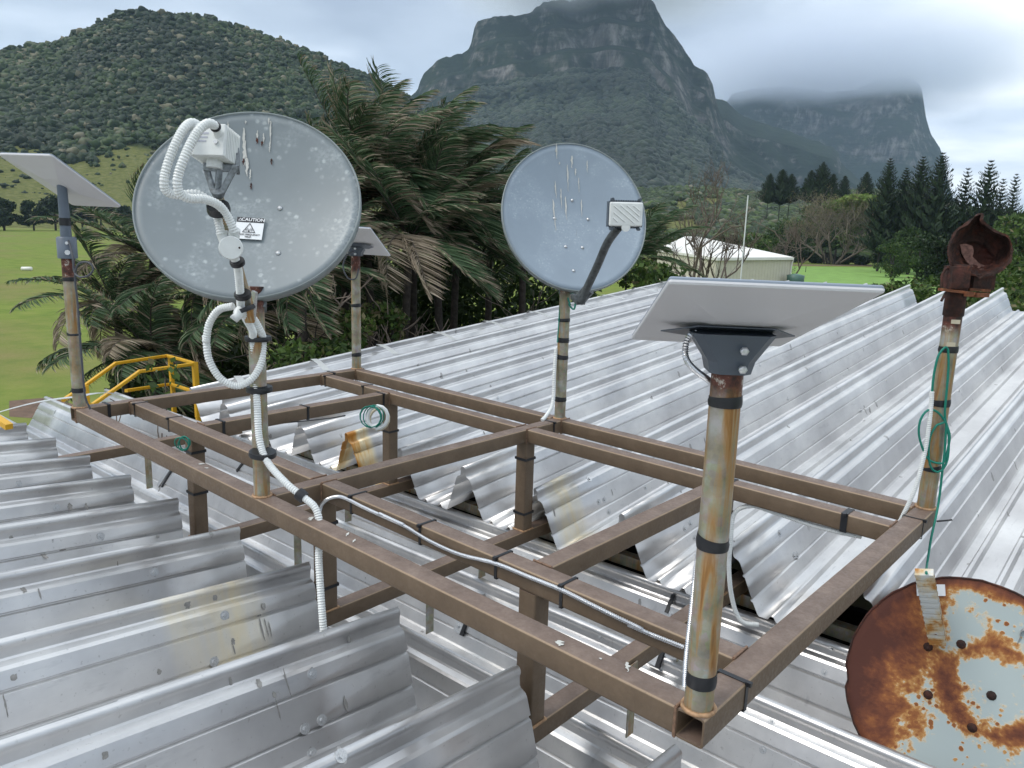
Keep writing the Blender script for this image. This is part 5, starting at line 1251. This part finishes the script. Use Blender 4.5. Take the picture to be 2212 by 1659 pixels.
for i, (X, Y, d, h, lab, mt_) in enumerate(((930, 560, 11.2, 4.3, 'tall tangle of dead brown branches in front of the central palms', 'bark_pale'), (1000, 590, 12.3, 3.9, 'pale dead branches left of the blue-grey dish', 'bark_pale'), (850, 620, 10.9, 3.5, 'dark twiggy shrub right of the far left pole', 'bark'), (730, 640, 10.6, 3.1, 'dark twiggy shrub below the far left pole', 'bark_dark'), (660, 690, 10.2, 3.0, 'twiggy shrub with few leaves under the largest dish', 'bark'), (1090, 600, 13.6, 4.0, 'dark tangle in the shade under the blue-grey dish', 'bark'), (960, 640, 12.1, 3.0, 'brown twiggy thicket along the roof edge left of the blue-grey dish', 'bark_pale'), (890, 560, 11.0, 3.0, 'pale twisted dead branches in the middle of the palm clump', 'bark_pale'), (790, 600, 10.7, 3.0, 'twisted dead branches right beside the far left pole', 'bark_pale'))):
    c = at(X, Y, d); b_ = Vector((min(c.x, b_min), c.y, 0)); hh = c.z*(.98 if X < 940 else .85)
    t_, tips = bare(b_, hh*1.25, 60+i, lab, M[mt_], 'tangled_shrub', 'dead shrub', sb, depth=7, spread=.62, r0=.09, kids=(2, 3), upb=.08, thin=.74)
    if i in (2, 4, 0):
        bl = [(p.x, p.y, p.z, .28) for p in tips[::14]]; leafcloud('leaves', bl, 900, .05, M['bush_leaf'], t_, i, .38, .2)
def bush(X, Y, d, r, n, lab, seed, size=.07, mt_='bush_leaf', tint=.35, name='bush', cat='bush', group=None, k=14, hh=None, var=.16):
    c = at(X, Y, d); t_ = empty(name, (c.x, c.y, 0), lab, cat, group); rr = random.Random(seed); bl = []
    top = c.z; low = max(.3, top-(hh or 2*r))
    for i in range(k):
        a = rr.uniform(0, 2*PI); q = rr.random()**.5*r; z = low+(top-low)*rr.random(); f = 1-.5*max(0, (z-low)/(top-low+.01)-.4)
        bl.append((c.x+math.cos(a)*q*f, c.y+math.sin(a)*q*f, z-r*.18, r*rr.uniform(.28, .45), r*rr.uniform(.22, .36)))
    leafcloud('crown', bl, n, size, M[mt_], t_, seed, tint, var)
    s_ = MB(); 
    for i in range(5): q = bl[i]; s_.tube([Vector((c.x, c.y, 0)), Vector(((c.x+q[0])/2, (c.y+q[1])/2, q[2]*.6)), Vector(q[:3])], [.06, .04, .02], 5, caps=False)
    s_.build('trunk', M['bark_dark'], t_); return t_
ug = 'dark undergrowth filling the gaps below the palms'
for i, (X, Y, d, r, lab, ti) in enumerate(((560, 600, 16.5, 2.6, 'dark undergrowth beneath the largest dish', .12), (700, 560, 15.0, 2.4, 'dark undergrowth behind the far left pole', .10), (860, 480, 17.0, 3.0, 'dark undergrowth behind the tall dead branches', .08), (1010, 480, 17.5, 3.0, 'dark undergrowth left of the blue-grey dish', .08), (1150, 530, 18, 2.6, 'dark undergrowth under the blue-grey dish', .12), (430, 700, 15.5, 1.9, 'dark undergrowth behind the yellow railing', .12), (880, 700, 11.2, .8, 'fresh green bush beside the far left pole foot', .45), (800, 660, 11.0, .6, 'small green shrub right of the far left pole', .5), (690, 740, 9.8, .7, 'leafy shrub behind the far left pole by the roof edge', .4))):
    bush(X, Y, d, r, 13000 if i < 6 else 1500, lab, 100+i, .085 if i < 6 else .05, tint=ti, group=ug if i < 6 else None, name='undergrowth_bush' if i < 6 else 'shrub', hh=7 if i < 6 else None, k=34 if i < 6 else 10)
bush(1385, 560, 15.0, 1.0, 2600, 'glossy green bush between the blue-grey dish and the shed', 120, .07, tint=.4)
# right side bushes beyond the far end of the roof
for i, (X, Y, d, r, lab, ti) in enumerate(((1960, 592, 21, 1.5, 'olive green bush just beyond the ends of the roof folds', .42), (1905, 612, 22, 1.0, 'low green bush left of the rusted mount, beyond the roof', .45), (2050, 585, 21, 1.7, 'rounded bush directly behind the rusted mount', .38), (2165, 560, 20, 2.0, 'leafy green bush at the right edge of the picture', .42), (2215, 520, 24, 2.2, 'taller bush behind the right edge bush', .36))):
    bush(X, Y, d, r, 9000, lab, 140+i, .075, tint=ti, group='green bushes beyond the roof end', k=24, hh=4)
# mid-distance trees right
def tree(X, Yb, Yt, d, w, lab, seed, n=2600, size=.45, mt_='bush_leaf', tint=.25, group=None, name='leafy_tree', zb=0.0, k=16, lowfrac=.35, var=.15):
    """tree on ground height zb; crown spans from lowfrac up to the height seen at Yt"""
    b_ = at(X, Yb, d); b_ = Vector((b_.x, b_.y, zb)); top = at(X, Yt, d).z; H_ = top-zb; t_ = empty(name, b_, lab, 'tree', group); rr = random.Random(seed); bl = []
    for i in range(k):
        a = rr.uniform(0, 2*PI); z = zb+H_*(lowfrac+(1-lowfrac)*rr.random()*.88); f = math.sin(PI*min(.95, max(.15, (z-zb)/H_)))**.5; q = w*rr.random()**.5*f*.75
        bl.append((b_.x+math.cos(a)*q, b_.y+math.sin(a)*q, z, w*rr.uniform(.28, .42), w*rr.uniform(.18, .3)))
    leafcloud('crown', bl, n, size, M[mt_], t_, seed, tint, var); s_ = MB(); s_.tube([b_, b_+Vector((w*.04, 0, H_*.4)), b_+Vector((0, w*.05, H_*.75))], [w*.06, w*.045, w*.02], 7, caps=False)
    for i in range(6): q = Vector(bl[i][:3]); s_.tube([b_+Vector((0,0,H_*.25)), (b_+Vector((0,0,H_*.35))).lerp(q, .5), q], [w*.04, w*.025, w*.01], 5, caps=False)
    s_.build('trunk', M['bark_dark'], t_); return t_
gl = 'dark trees in a row along the far edge of the left field'
ORD = 'first second third fourth fifth sixth seventh eighth ninth tenth eleventh twelfth thirteenth fourteenth fifteenth sixteenth'.split()
for i in range(16):
    X = -30+i*50+rng.uniform(-12, 12); yb = 498
    p = onz(X, yb, 0); d = (p-CAM).dot(FW)
    tree(X, yb, 432+rng.uniform(-8, 9)+ (12 if X > 240 else 0), d, rng.uniform(8.5, 11), ORD[i]+' dark tree from the left in the row beyond the left field', 200+i, 2400, 1.1, 'canopy', .22, gl, 'field_tree', k=20, lowfrac=.30)
for i, (X, Yb, Yt, d, w, lab) in enumerate(((1700, 560, 470, 300, 11, 'rounded green crown left of the spreading tree'), (1770, 560, 438, 330, 14, 'broad green crown behind the spreading tree'), (1850, 560, 432, 320, 14, 'broad green crown below the single dark pine'), (1925, 560, 452, 270, 11, 'green crown at the foot of the tall pines'), (1990, 560, 462, 250, 10, 'green crown left of the rusted mount tip'), (2050, 560, 458, 240, 10, 'green crown under the airy pines'), (2120, 560, 462, 230, 10, 'green crown under the broad airy pine'), (2190, 560, 458, 220, 10, 'green crown at the far right skyline'))):
    tree(X, Yb, Yt, d, w, lab, 270+i, 4200, w*.05, 'bush_leaf', .18+.07*(i % 3), 'broad green crowns in the belt below the pines', 'leafy_tree', k=22, lowfrac=.1)
mg = 'dark leafy trees around the far right field'
for i, (X, Yb, Yt, d, w, lab) in enumerate(((1985, 556, 505, 150, 4.5, 'dark round tree left of the rusted mount'), (2035, 565, 478, 120, 5.5, 'large dark tree just behind the rusted mount'), (1930, 556, 520, 180, 4.5, 'small round tree at the far field edge'), (2105, 560, 495, 110, 5, 'grey-green tree right of the rusted mount'), (2160, 555, 480, 105, 5.5, 'grey-green tree near the right edge'), (2215, 550, 470, 100, 6, 'tree cut by the right edge of the picture'), (1560, 560, 492, 110, 5, 'dark green tree behind the bare tree and shed roof'), (1455, 540, 480, 90, 4.5, 'green tree above the left end of the shed roof'), (1640, 562, 500, 170, 6, 'dark tree between the bare tree and the spreading tree'), (1965, 552, 485, 200, 7, 'grey-green thicket right of the spreading tree'))):
    tree(X, Yb, Yt, d, w, lab, 240+i, 3200, w*.055, 'bush_leaf' if i not in (1, 6) else 'canopy', .22+.08*(i % 3), mg, 'leafy_tree', k=18, lowfrac=.12)
M['bush_bright'] = leaf_mat('bright_leaf', (.04, .08, .02), (.09, .16, .035), (.16, .24, .05), ((.2,.22,.08),(.25,.22,.12)), .3)
# spreading fig with grey bare crown and a green top
c = onz(1800, 571, 0); fig = empty('spreading_fig_tree', (c.x, c.y, 0), 'wide spreading tree with a mostly bare grey crown and bright green top', 'tree'); fb_ = Vector((c.x, c.y, 0))
rr = random.Random(77); br = MB(); tw = []
def grow2(p, d, ln, r, lvl):
    pts = [p]
    for j in range(4): d = (d+Vector((rr.uniform(-1,1), rr.uniform(-1,1), rr.uniform(-.5,1)))*.16).normalized(); pts.append(pts[-1]+d*ln/4)
    br.tube(pts, [r*(1-.45*j/4) for j in range(5)], 5 if lvl < 2 else 3, caps=False)
    if lvl >= 5: tw.append(pts[-1]); return
    for c_ in range(3): 
        e = Vector((rr.gauss(0,1), rr.gauss(0,1), rr.gauss(.25,.5))).normalized(); grow2(pts[rr.randint(2,4)], (d*.5+e*.55).normalized(), ln*rr.uniform(.62, .85), r*.58, lvl+1)
for k in range(9):
    a = 2*PI*k/9; grow2(fb_+Vector((math.cos(a)*1.5, math.sin(a)*1.5, 0)), Vector((math.cos(a)*.9, math.sin(a)*.9, .75)).normalized(), 10.5, .42, 0)
M['bark_fig'] = simple('fig_branch', (.17, .145, .115), .9, nz=.3, scale=2)
br.build('branches', M['bark_fig'], fig)
leafcloud('twigs', [(p.x, p.y, p.z, 1.3) for p in tw[::5]], 9000, .17, M['bush_leaf'], fig, 9, .80, .10)
s_ = MB()
for k in range(14): a = rr.uniform(0, 2*PI); q = rr.uniform(.4, 4); s_.tube([fb_+Vector((math.cos(a)*q, math.sin(a)*q, 0)), fb_+Vector((math.cos(a)*q*1.4, math.sin(a)*q*1.4, 5))], [.22, .14], 5, caps=False)
s_.build('trunk', M['bark_dark'], fig)
R2_ = RT.copy(); R2_.z = 0; R2_.normalize(); F2_ = Vector((FW.x, FW.y, 0)).normalized()
bl = []
for k in range(18): u_ = rr.uniform(-2, 18); bl.append(tuple(fb_+R2_*u_+F2_*rr.uniform(-6, 6)+Vector((0,0,23-abs(u_-6)*.40+rr.uniform(-1.5, .8))))+(4.0, 1.6))
leafcloud('crown', bl, 9000, .6, M['bush_bright'], fig, 5, .55, .06)
bl = [tuple(fb_+R2_*rr.uniform(-22, 24)+F2_*rr.uniform(-3, 3)+Vector((0,0,rr.uniform(.8, 3))))+(2.6, 1.6) for k in range(18)]
und = empty('hedge', fb_+F2_*5, 'dark low hedge under the wide spreading tree at the field edge', 'hedge'); leafcloud('crown', [(b[0]+F2_.x*6, b[1]+F2_.y*6, b[2], b[3], b[4]) for b in bl], 5200, .5, M['canopy'], und, 6, .2, .12)
# bare trees by the shed
c = at(1562, 600, 33); bare((c.x, c.y, 0), 12.6, 306, 'dark bare tree with upswept limbs in front of the shed', M['bark'], depth=7, spread=.44, r0=.16, kids=(2, 3), upb=.12, thin=.66)
c = at(1640, 600, 62); bare((c.x, c.y, 0), 10.0, 302, 'grey-brown bare tree right of the white mast behind the shed roof', M['bark'], depth=6, spread=.45, r0=.18, kids=(2, 3), upb=.12, thin=.66)
c = at(1490, 600, 36); bare((c.x, c.y, 0), 9, 303, 'low bare tree at the left end of the shed', M['bark_dark'], depth=5, spread=.45, r0=.10, kids=(2, 3), thin=.66)
# Norfolk pines
def pine(X, Yb, Yt, d, lab, seed, w=.24, dens=1.0, tint=.35, group='tall star-whorled pines on the right skyline'):
    b_ = at(X, Yb, d); top = at(X, Yt, d); H_ = top.z-b_.z; zg = b_.z-H_*.35; rr = random.Random(seed); t_ = empty('pine_tree', (b_.x, b_.y, zg-6), lab, 'pine tree', group)
    s_ = MB(); s_.tube([Vector((b_.x, b_.y, zg-6)), Vector((b_.x, b_.y, zg+H_))], [H_*.018, .05], 6, caps=False); lv = Leaves(); nw = int(26*dens+4)
    for i in range(nw):
        f = (i+.4)/nw; z = zg+(top.z-zg)*(.03+.96*f); Rb = H_*w*(1-f)**.72*(.75+.5*rr.random())+.25; nb = 7 if dens > .8 else 5
        for k in range(nb):
            a = 2*PI*k/nb+i*.7+rr.uniform(-.2, .2); dr = Vector((math.cos(a), math.sin(a), .12)); sdv = Vector((-math.sin(a), math.cos(a), 0)); p = Vector((b_.x, b_.y, z)); pts = [p]
            for j in range(5): dr = (dr+Vector((0,0,.10))).normalized(); pts.append(pts[-1]+dr*Rb/5)
            s_.tube([pts[0], pts[3], pts[5]], [.10, .06, .02], 3, caps=False)
            for j in range(1, 6):
                for m in range(3):
                    q = pts[j-1].lerp(pts[j], rr.random()); wdt = Rb*.13*(1.15-j*.1); e = (Vector((0,0,1))*rr.uniform(.5, 1.1)+sdv*rr.uniform(-1, 1)+dr*.3).normalized(); g = e.cross(dr).normalized(); ln = Rb*.20+.15
                    lv.quad(tuple(q-g*wdt*.25), tuple(q+g*wdt*.25), tuple(q+e*ln+g*wdt*.35), tuple(q+e*ln-g*wdt*.35), tint+rr.gauss(0, .2))
    s_.build('trunk', M['bark_dark'], t_); lv.build('crown', M['pine_leaf'], t_)
for i, (X, Yb, Yt, d, lab, w_, de) in enumerate(((1660, 425, 375, 330, 'left tree of the dense dark pine clump on the middle skyline', .34, 1.1), (1686, 425, 366, 330, 'tallest tree of the left dense pine clump', .36, 1.2), (1706, 425, 376, 330, 'right tree of the left dense pine clump', .34, 1.1), (1748, 422, 368, 320, 'left tree of the second pine clump on the middle skyline', .33, 1.1), (1772, 422, 350, 320, 'tallest tree of the second pine clump', .32, 1.2), (1796, 422, 376, 320, 'right tree of the second pine clump', .33, 1.1), (1822, 418, 380, 330, 'small pine right of the second clump', .3, 1), (1868, 420, 372, 300, 'single dark pine left of the tall pines', .33, 1.1), (1905, 500, 342, 215, 'pointed dark pine leftmost of the tall pines', .22, 1.2), (1942, 500, 362, 215, 'second tall pine from the left, slightly shorter', .22, 1.1), (1974, 505, 338, 210, 'third tall pine with a pale trunk gap', .24, 1.1), (2014, 505, 330, 205, 'tallest pine with a bare pointed tip', .25, 1.2), (2072, 505, 362, 205, 'open thin pine right of the tallest one', .22, .75), (2118, 508, 346, 200, 'broad airy pine second from the right', .26, .85), (2150, 510, 385, 195, 'airy pine between the two rightmost', .2, .7), (2176, 510, 374, 190, 'rightmost airy pine with short branches', .17, .8))):
    pine(X, Yb, Yt, d, lab, 400+i, w_*1.45, de)
# cream shed beyond the roof
A_, Cc, B_ = at(1548, 557, 45), at(1711, 556, 52), at(1421, 538, 66); ze = A_.z
A_.z = Cc.z = B_.z = ze; D_ = B_+Cc-A_; cen = (B_+Cc)/2; rz = at(1503, 511, 58).z
shed = empty('cream_shed', (cen.x, cen.y, 0), 'large cream ribbed metal shed with a white roof beyond the far end of our roof', 'shed')
def ribwall(p, q, zb_, zt, name='wall'):
    d = q-p; n = int(d.length/.10); w_ = Vector((d.y, -d.x, 0)).normalized()
    if w_.dot(CAM-p) < 0: w_ = -w_
    vs = []
    for i in range(n+1):
        o_ = w_*(.022 if (i//2) % 2 else 0); c_ = p.lerp(q, i/n)+o_; vs += [Vector((c_.x, c_.y, zb_)), Vector((c_.x, c_.y, zt))]
    o = MB().add(vs, [(2*i, 2*i+2, 2*i+3, 2*i+1) for i in range(n)]).build(name, M['wall'], shed); md = o.modifiers.new('t', 'SOLIDIFY'); md.thickness = .03; return o
for p, q in ((B_, A_), (A_, Cc), (Cc, D_), (D_, B_)): ribwall(p, q, 0, ze)
M['white_roof'] = simple('white_roof_sheet', (.74, .73, .69), .5, nz=.03, scale=.6)
k1 = at(1480, 512, 66); k2 = at(1508, 511, 60); k1.z = k2.z = rz
ov = [cen+(p-cen)*1.015 for p in (A_, Cc, D_, B_)]
for p in ov: p.z = ze+.03
m_ = MB(); m_.add(ov+[k1, k2], [(0, 1, 5), (1, 2, 4, 5), (2, 3, 4), (3, 0, 5, 4)]); o = m_.build('roof', M['white_roof'], shed); md = o.modifiers.new('t', 'SOLIDIFY'); md.thickness = .06
m_ = MB()
for a, b in ((0, 1), (3, 0)): m_.bar(ov[a]-Vector((0,0,.1)), ov[b]-Vector((0,0,.1)), .12, .16)
m_.tube([ov[1]-Vector((.0,0,.1)), Vector((Cc.x, Cc.y, ze-.6))+(CAM-Cc).normalized()*.1, Vector((Cc.x, Cc.y, ze-1.6))+(CAM-Cc).normalized()*.1], .06, 8); m_.build('gutter', M['white_roof'], shed)
q = Vector((0,0,-1.75)); m_ = MB(); m_.bar(A_+q+(CAM-A_).normalized()*.2, A_.lerp(Cc, .8)+q+(CAM-A_).normalized()*.2, .12, .22); m_.bar(B_.lerp(A_, .2)+q*.9+(CAM-A_).normalized()*.2, A_+q+(CAM-A_).normalized()*.2, .12, .15); m_.build('door_track', M['wall'], shed)
m_ = MB(); a_ = A_.lerp(Cc, .76)+(CAM-A_).normalized()*.15; m_.bar(Vector((a_.x, a_.y, 0)), Vector((a_.x, a_.y, ze-1.9)), .25, .12); m_.build('door_post', M['slate_rough'], shed)
c = at(1718, 606, 51); tk = empty('water_tank', (c.x, c.y, 0), 'small green ribbed water tank at the right corner of the shed', 'water tank'); M['tank'] = simple('tank_green', (.06, .13, .11), .5)
MB().tube([Vector((c.x, c.y, z)) for z in np.linspace(0, c.z+.35, 22)]+[Vector((c.x, c.y, c.z+.45))], [.55+.02*(i % 2) for i in range(22)]+[.1], 18).build('tank_body', M['tank'], tk)
# slender white mast
mt_ = at(1616, 422, 28); mb_ = at(1600, 600, 28); o = MB().tube([Vector((mt_.x, mt_.y, 0)), mt_], [.036, .022], 10).build('white_mast', M['white_plastic']); tag(o, 'slender white mast rising in front of the bare trees by the shed', 'mast')
o.parent = None
# yellow platform railing
M['yellow'] = simple('yellow_paint', (.62, .34, .015), .45, nz=.12, scale=6)
def zz1(x, y, d): return at(54.86+.2232*x, 713.2+.2232*y, d)
rl = empty('yellow_railing', (at(350, 860, 9.6).x, at(350, 860, 9.6).y, 0), 'yellow painted safety railing of an access platform at the left roof end', 'railing')
RU = Vector((0,0,1))
def bars(name, P, w_=.038):
    m_ = MB()
    for a, b in zip(P[:-1], P[1:]): m_.bar(a, b, w_, w_, bev=.006, ext=w_*.35)
    m_.build(name, M['yellow'], rl)
bars('rail', [zz1(370, 675, 8.69), zz1(565, 545, 9.07), zz1(872, 322, 9.58), zz1(1370, 248, 10.46), zz1(1500, 282, 10.08), zz1(1645, 325, 9.58)])
bars('rail', [zz1(655, 718, 8.32), zz1(890, 556, 8.69), zz1(1105, 400, 8.95), zz1(1645, 325, 9.58)])
bars('rail', [zz1(980, 585, 9.20), zz1(1405, 522, 10.46), zz1(1620, 590, 9.58)])
bars('post', [zz1(592, 545, 9.07), zz1(612, 740, 9.10)]); bars('post', [zz1(1640, 325, 9.58), zz1(1672, 825, 9.64)], .062); bars('post', [zz1(1400, 255, 10.46), zz1(1430, 620, 10.52)], .052)
pp = Vector((at(560, 900, 8).x, at(560, 900, 8).y, 0))
for X in (zz1(1672, 825, 9.64), zz1(1430, 620, 10.53), zz1(612, 740, 9.10)): MB().bar(Vector((X.x, X.y, 0)), X+Vector((0,0,.02)), .05, .05).build('post', M['yellow'], rl)
o = MB().bar(at(-8, 903, 5.6), at(20, 922, 5.5), .05, .04).build('stringer', M['yellow'], rl)
# small white marker on the grass, posts, dirt strip
c = onz(58, 584, .0); o = MB().tube([c+RT*-.75+Vector((0,0,.25)), c+RT*-.72+Vector((0,0,.25)), c+RT*.72+Vector((0,0,.25)), c+RT*.75+Vector((0,0,.25))], [.15, .28, .28, .15], 12).build('field_marker', M['white_roof']); tag(o, 'small white marker lying on the left field', 'field marker')
for X, Y in ((430, 497), (1740, 588), (1902, 590)):
    p = onz(X, Y, 0); h_ = 2.2 if X < 500 else 1.4
    o = MB().tube([p, p+Vector((0,0,h_))], .12 if X < 500 else .07, 6).build('field_post', M['label_white'] if X < 500 else M['bark_dark']); tag(o, {430: 'white post at the far edge of the left field', 1740: 'dark post on the right field nearest the shed', 1902: 'dark post on the right field nearest the bushes'}[X], 'post', 'posts standing on the fields')
# bare earth and road edges
def patch(name, P, mt, z):
    o = MB().add([Vector((onz(x, y, 0).x, onz(x, y, 0).y, z)) for x, y in P], [tuple(range(len(P)))]).build(name, mt); tag(o, kind='structure'); return o
M['dirt'] = simple('brown_earth', (.12, .075, .05), .95, nz=.3, scale=2)
M['fresh_grass'] = simple('mown_grass', (.15, .27, .05), .95, nz=.2, scale=.3)
patch('dirt_track', ((20, 866), (110, 858), (180, 880), (90, 905), (20, 900)), M['dirt'], .004)
patch('road', ((1700, 573.5), (2000, 576.5), (2000, 573.5), (1700, 571)), M['dirt'], .004)
patch('lawn', ((1690, 640), (2050, 650), (2020, 580), (1700, 575)), M['fresh_grass'], .004)
# ================================================================ camera, light, sky
cam = bpy.data.cameras.new('camera'); co = bpy.data.objects.new('camera', cam); C.objects.link(co)
co.matrix_world = Matrix(((RT.x, UP.x, -FW.x, CAM.x), (RT.y, UP.y, -FW.y, CAM.y), (RT.z, UP.z, -FW.z, CAM.z), (0, 0, 0, 1)))
cam.sensor_width = 36; cam.lens = FPX/2212*36; cam.clip_start = .05; cam.clip_end = 30000
sc = bpy.context.scene; sc.camera = co
sd = bpy.data.lights.new('sun', 'SUN'); so = bpy.data.objects.new('sun', sd); C.objects.link(so)
SUN_EL, SUN_AZ = math.radians(52), math.radians(-150)    # azimuth clockwise from +y
sd.energy = 1.3; sd.angle = math.radians(25); sd.color = (1, .95, .88)
sv = Vector((math.sin(SUN_AZ)*math.cos(SUN_EL), math.cos(SUN_AZ)*math.cos(SUN_EL), math.sin(SUN_EL)))
so.rotation_euler = sv.to_track_quat('Z', 'Y').to_euler(); so.location = (0, 0, 40)
w = bpy.data.worlds.new('World'); sc.world = w; w.use_nodes = True; nt = w.node_tree; nt.nodes.clear()
out = nt.nodes.new('ShaderNodeOutputWorld')
sky = nt.nodes.new('ShaderNodeTexSky'); sky.sky_type = 'NISHITA'; sky.sun_disc = False; sky.sun_elevation = SUN_EL; sky.sun_rotation = SUN_AZ
b1 = nt.nodes.new('ShaderNodeBackground'); b1.inputs['Strength'].default_value = .08; L(nt, sky.outputs[0], b1.inputs[0])
tc = nt.nodes.new('ShaderNodeTexCoord')
sp = nt.nodes.new('ShaderNodeSeparateXYZ'); L(nt, tc.outputs['Generated'], sp.inputs[0])
# cloud deck: direction divided by height gives a flat layer overhead
zz = math_n(nt, 'ADD', math_n(nt, 'MAXIMUM', sp.outputs[2], 0.0), .16)
cb = N(nt, 'ShaderNodeCombineXYZ'); L(nt, math_n(nt, 'DIVIDE', sp.outputs[0], zz), cb.inputs[0]); L(nt, math_n(nt, 'DIVIDE', sp.outputs[1], zz), cb.inputs[1]); cb.inputs[2].default_value = 1.3
n1 = noise_t(nt, .55, 6, .5, cb.outputs[0], dist=.25); n2 = noise_t(nt, 1.3, 6, .5, cb.outputs[0])
nn = math_n(nt, 'ADD', math_n(nt, 'MULTIPLY', n1, .7), math_n(nt, 'MULTIPLY', n2, .3))
cl = ramp(nt, nn, [(.38, (.33, .39, .48)), (.47, (.45, .52, .61)), (.53, (.63, .70, .79)), (.60, (.95, .98, 1.0))])
# an overcast dome is brighter overhead than at the horizon
up_ = ramp(nt, sp.outputs[2], [(0, (.86, .89, .93)), (.35, (.92, .93, .94)), (.8, (1.66, 1.58, 1.47))])
cl = mix(nt, 1.0, cl, up_, 'MULTIPLY')
b2 = nt.nodes.new('ShaderNodeBackground'); L(nt, cl, b2.inputs[0]); b2.inputs['Strength'].default_value = 1.0
ms = nt.nodes.new('ShaderNodeMixShader'); ms.inputs[0].default_value = .93; L(nt, b1.outputs[0], ms.inputs[1]); L(nt, b2.outputs[0], ms.inputs[2]); L(nt, ms.outputs[0], out.inputs[0])
sc.view_settings.view_transform = 'Standard'; sc.view_settings.look = 'None'; sc.view_settings.exposure = .66; sc.view_settings.gamma = 1
sc.cycles.max_bounces = 6; sc.cycles.diffuse_bounces = 3; sc.cycles.glossy_bounces = 4; sc.cycles.transparent_max_bounces = 8
sc.cycles.volume_bounces = 3; sc.cycles.use_denoising = True
bpy.context.view_layer.update()
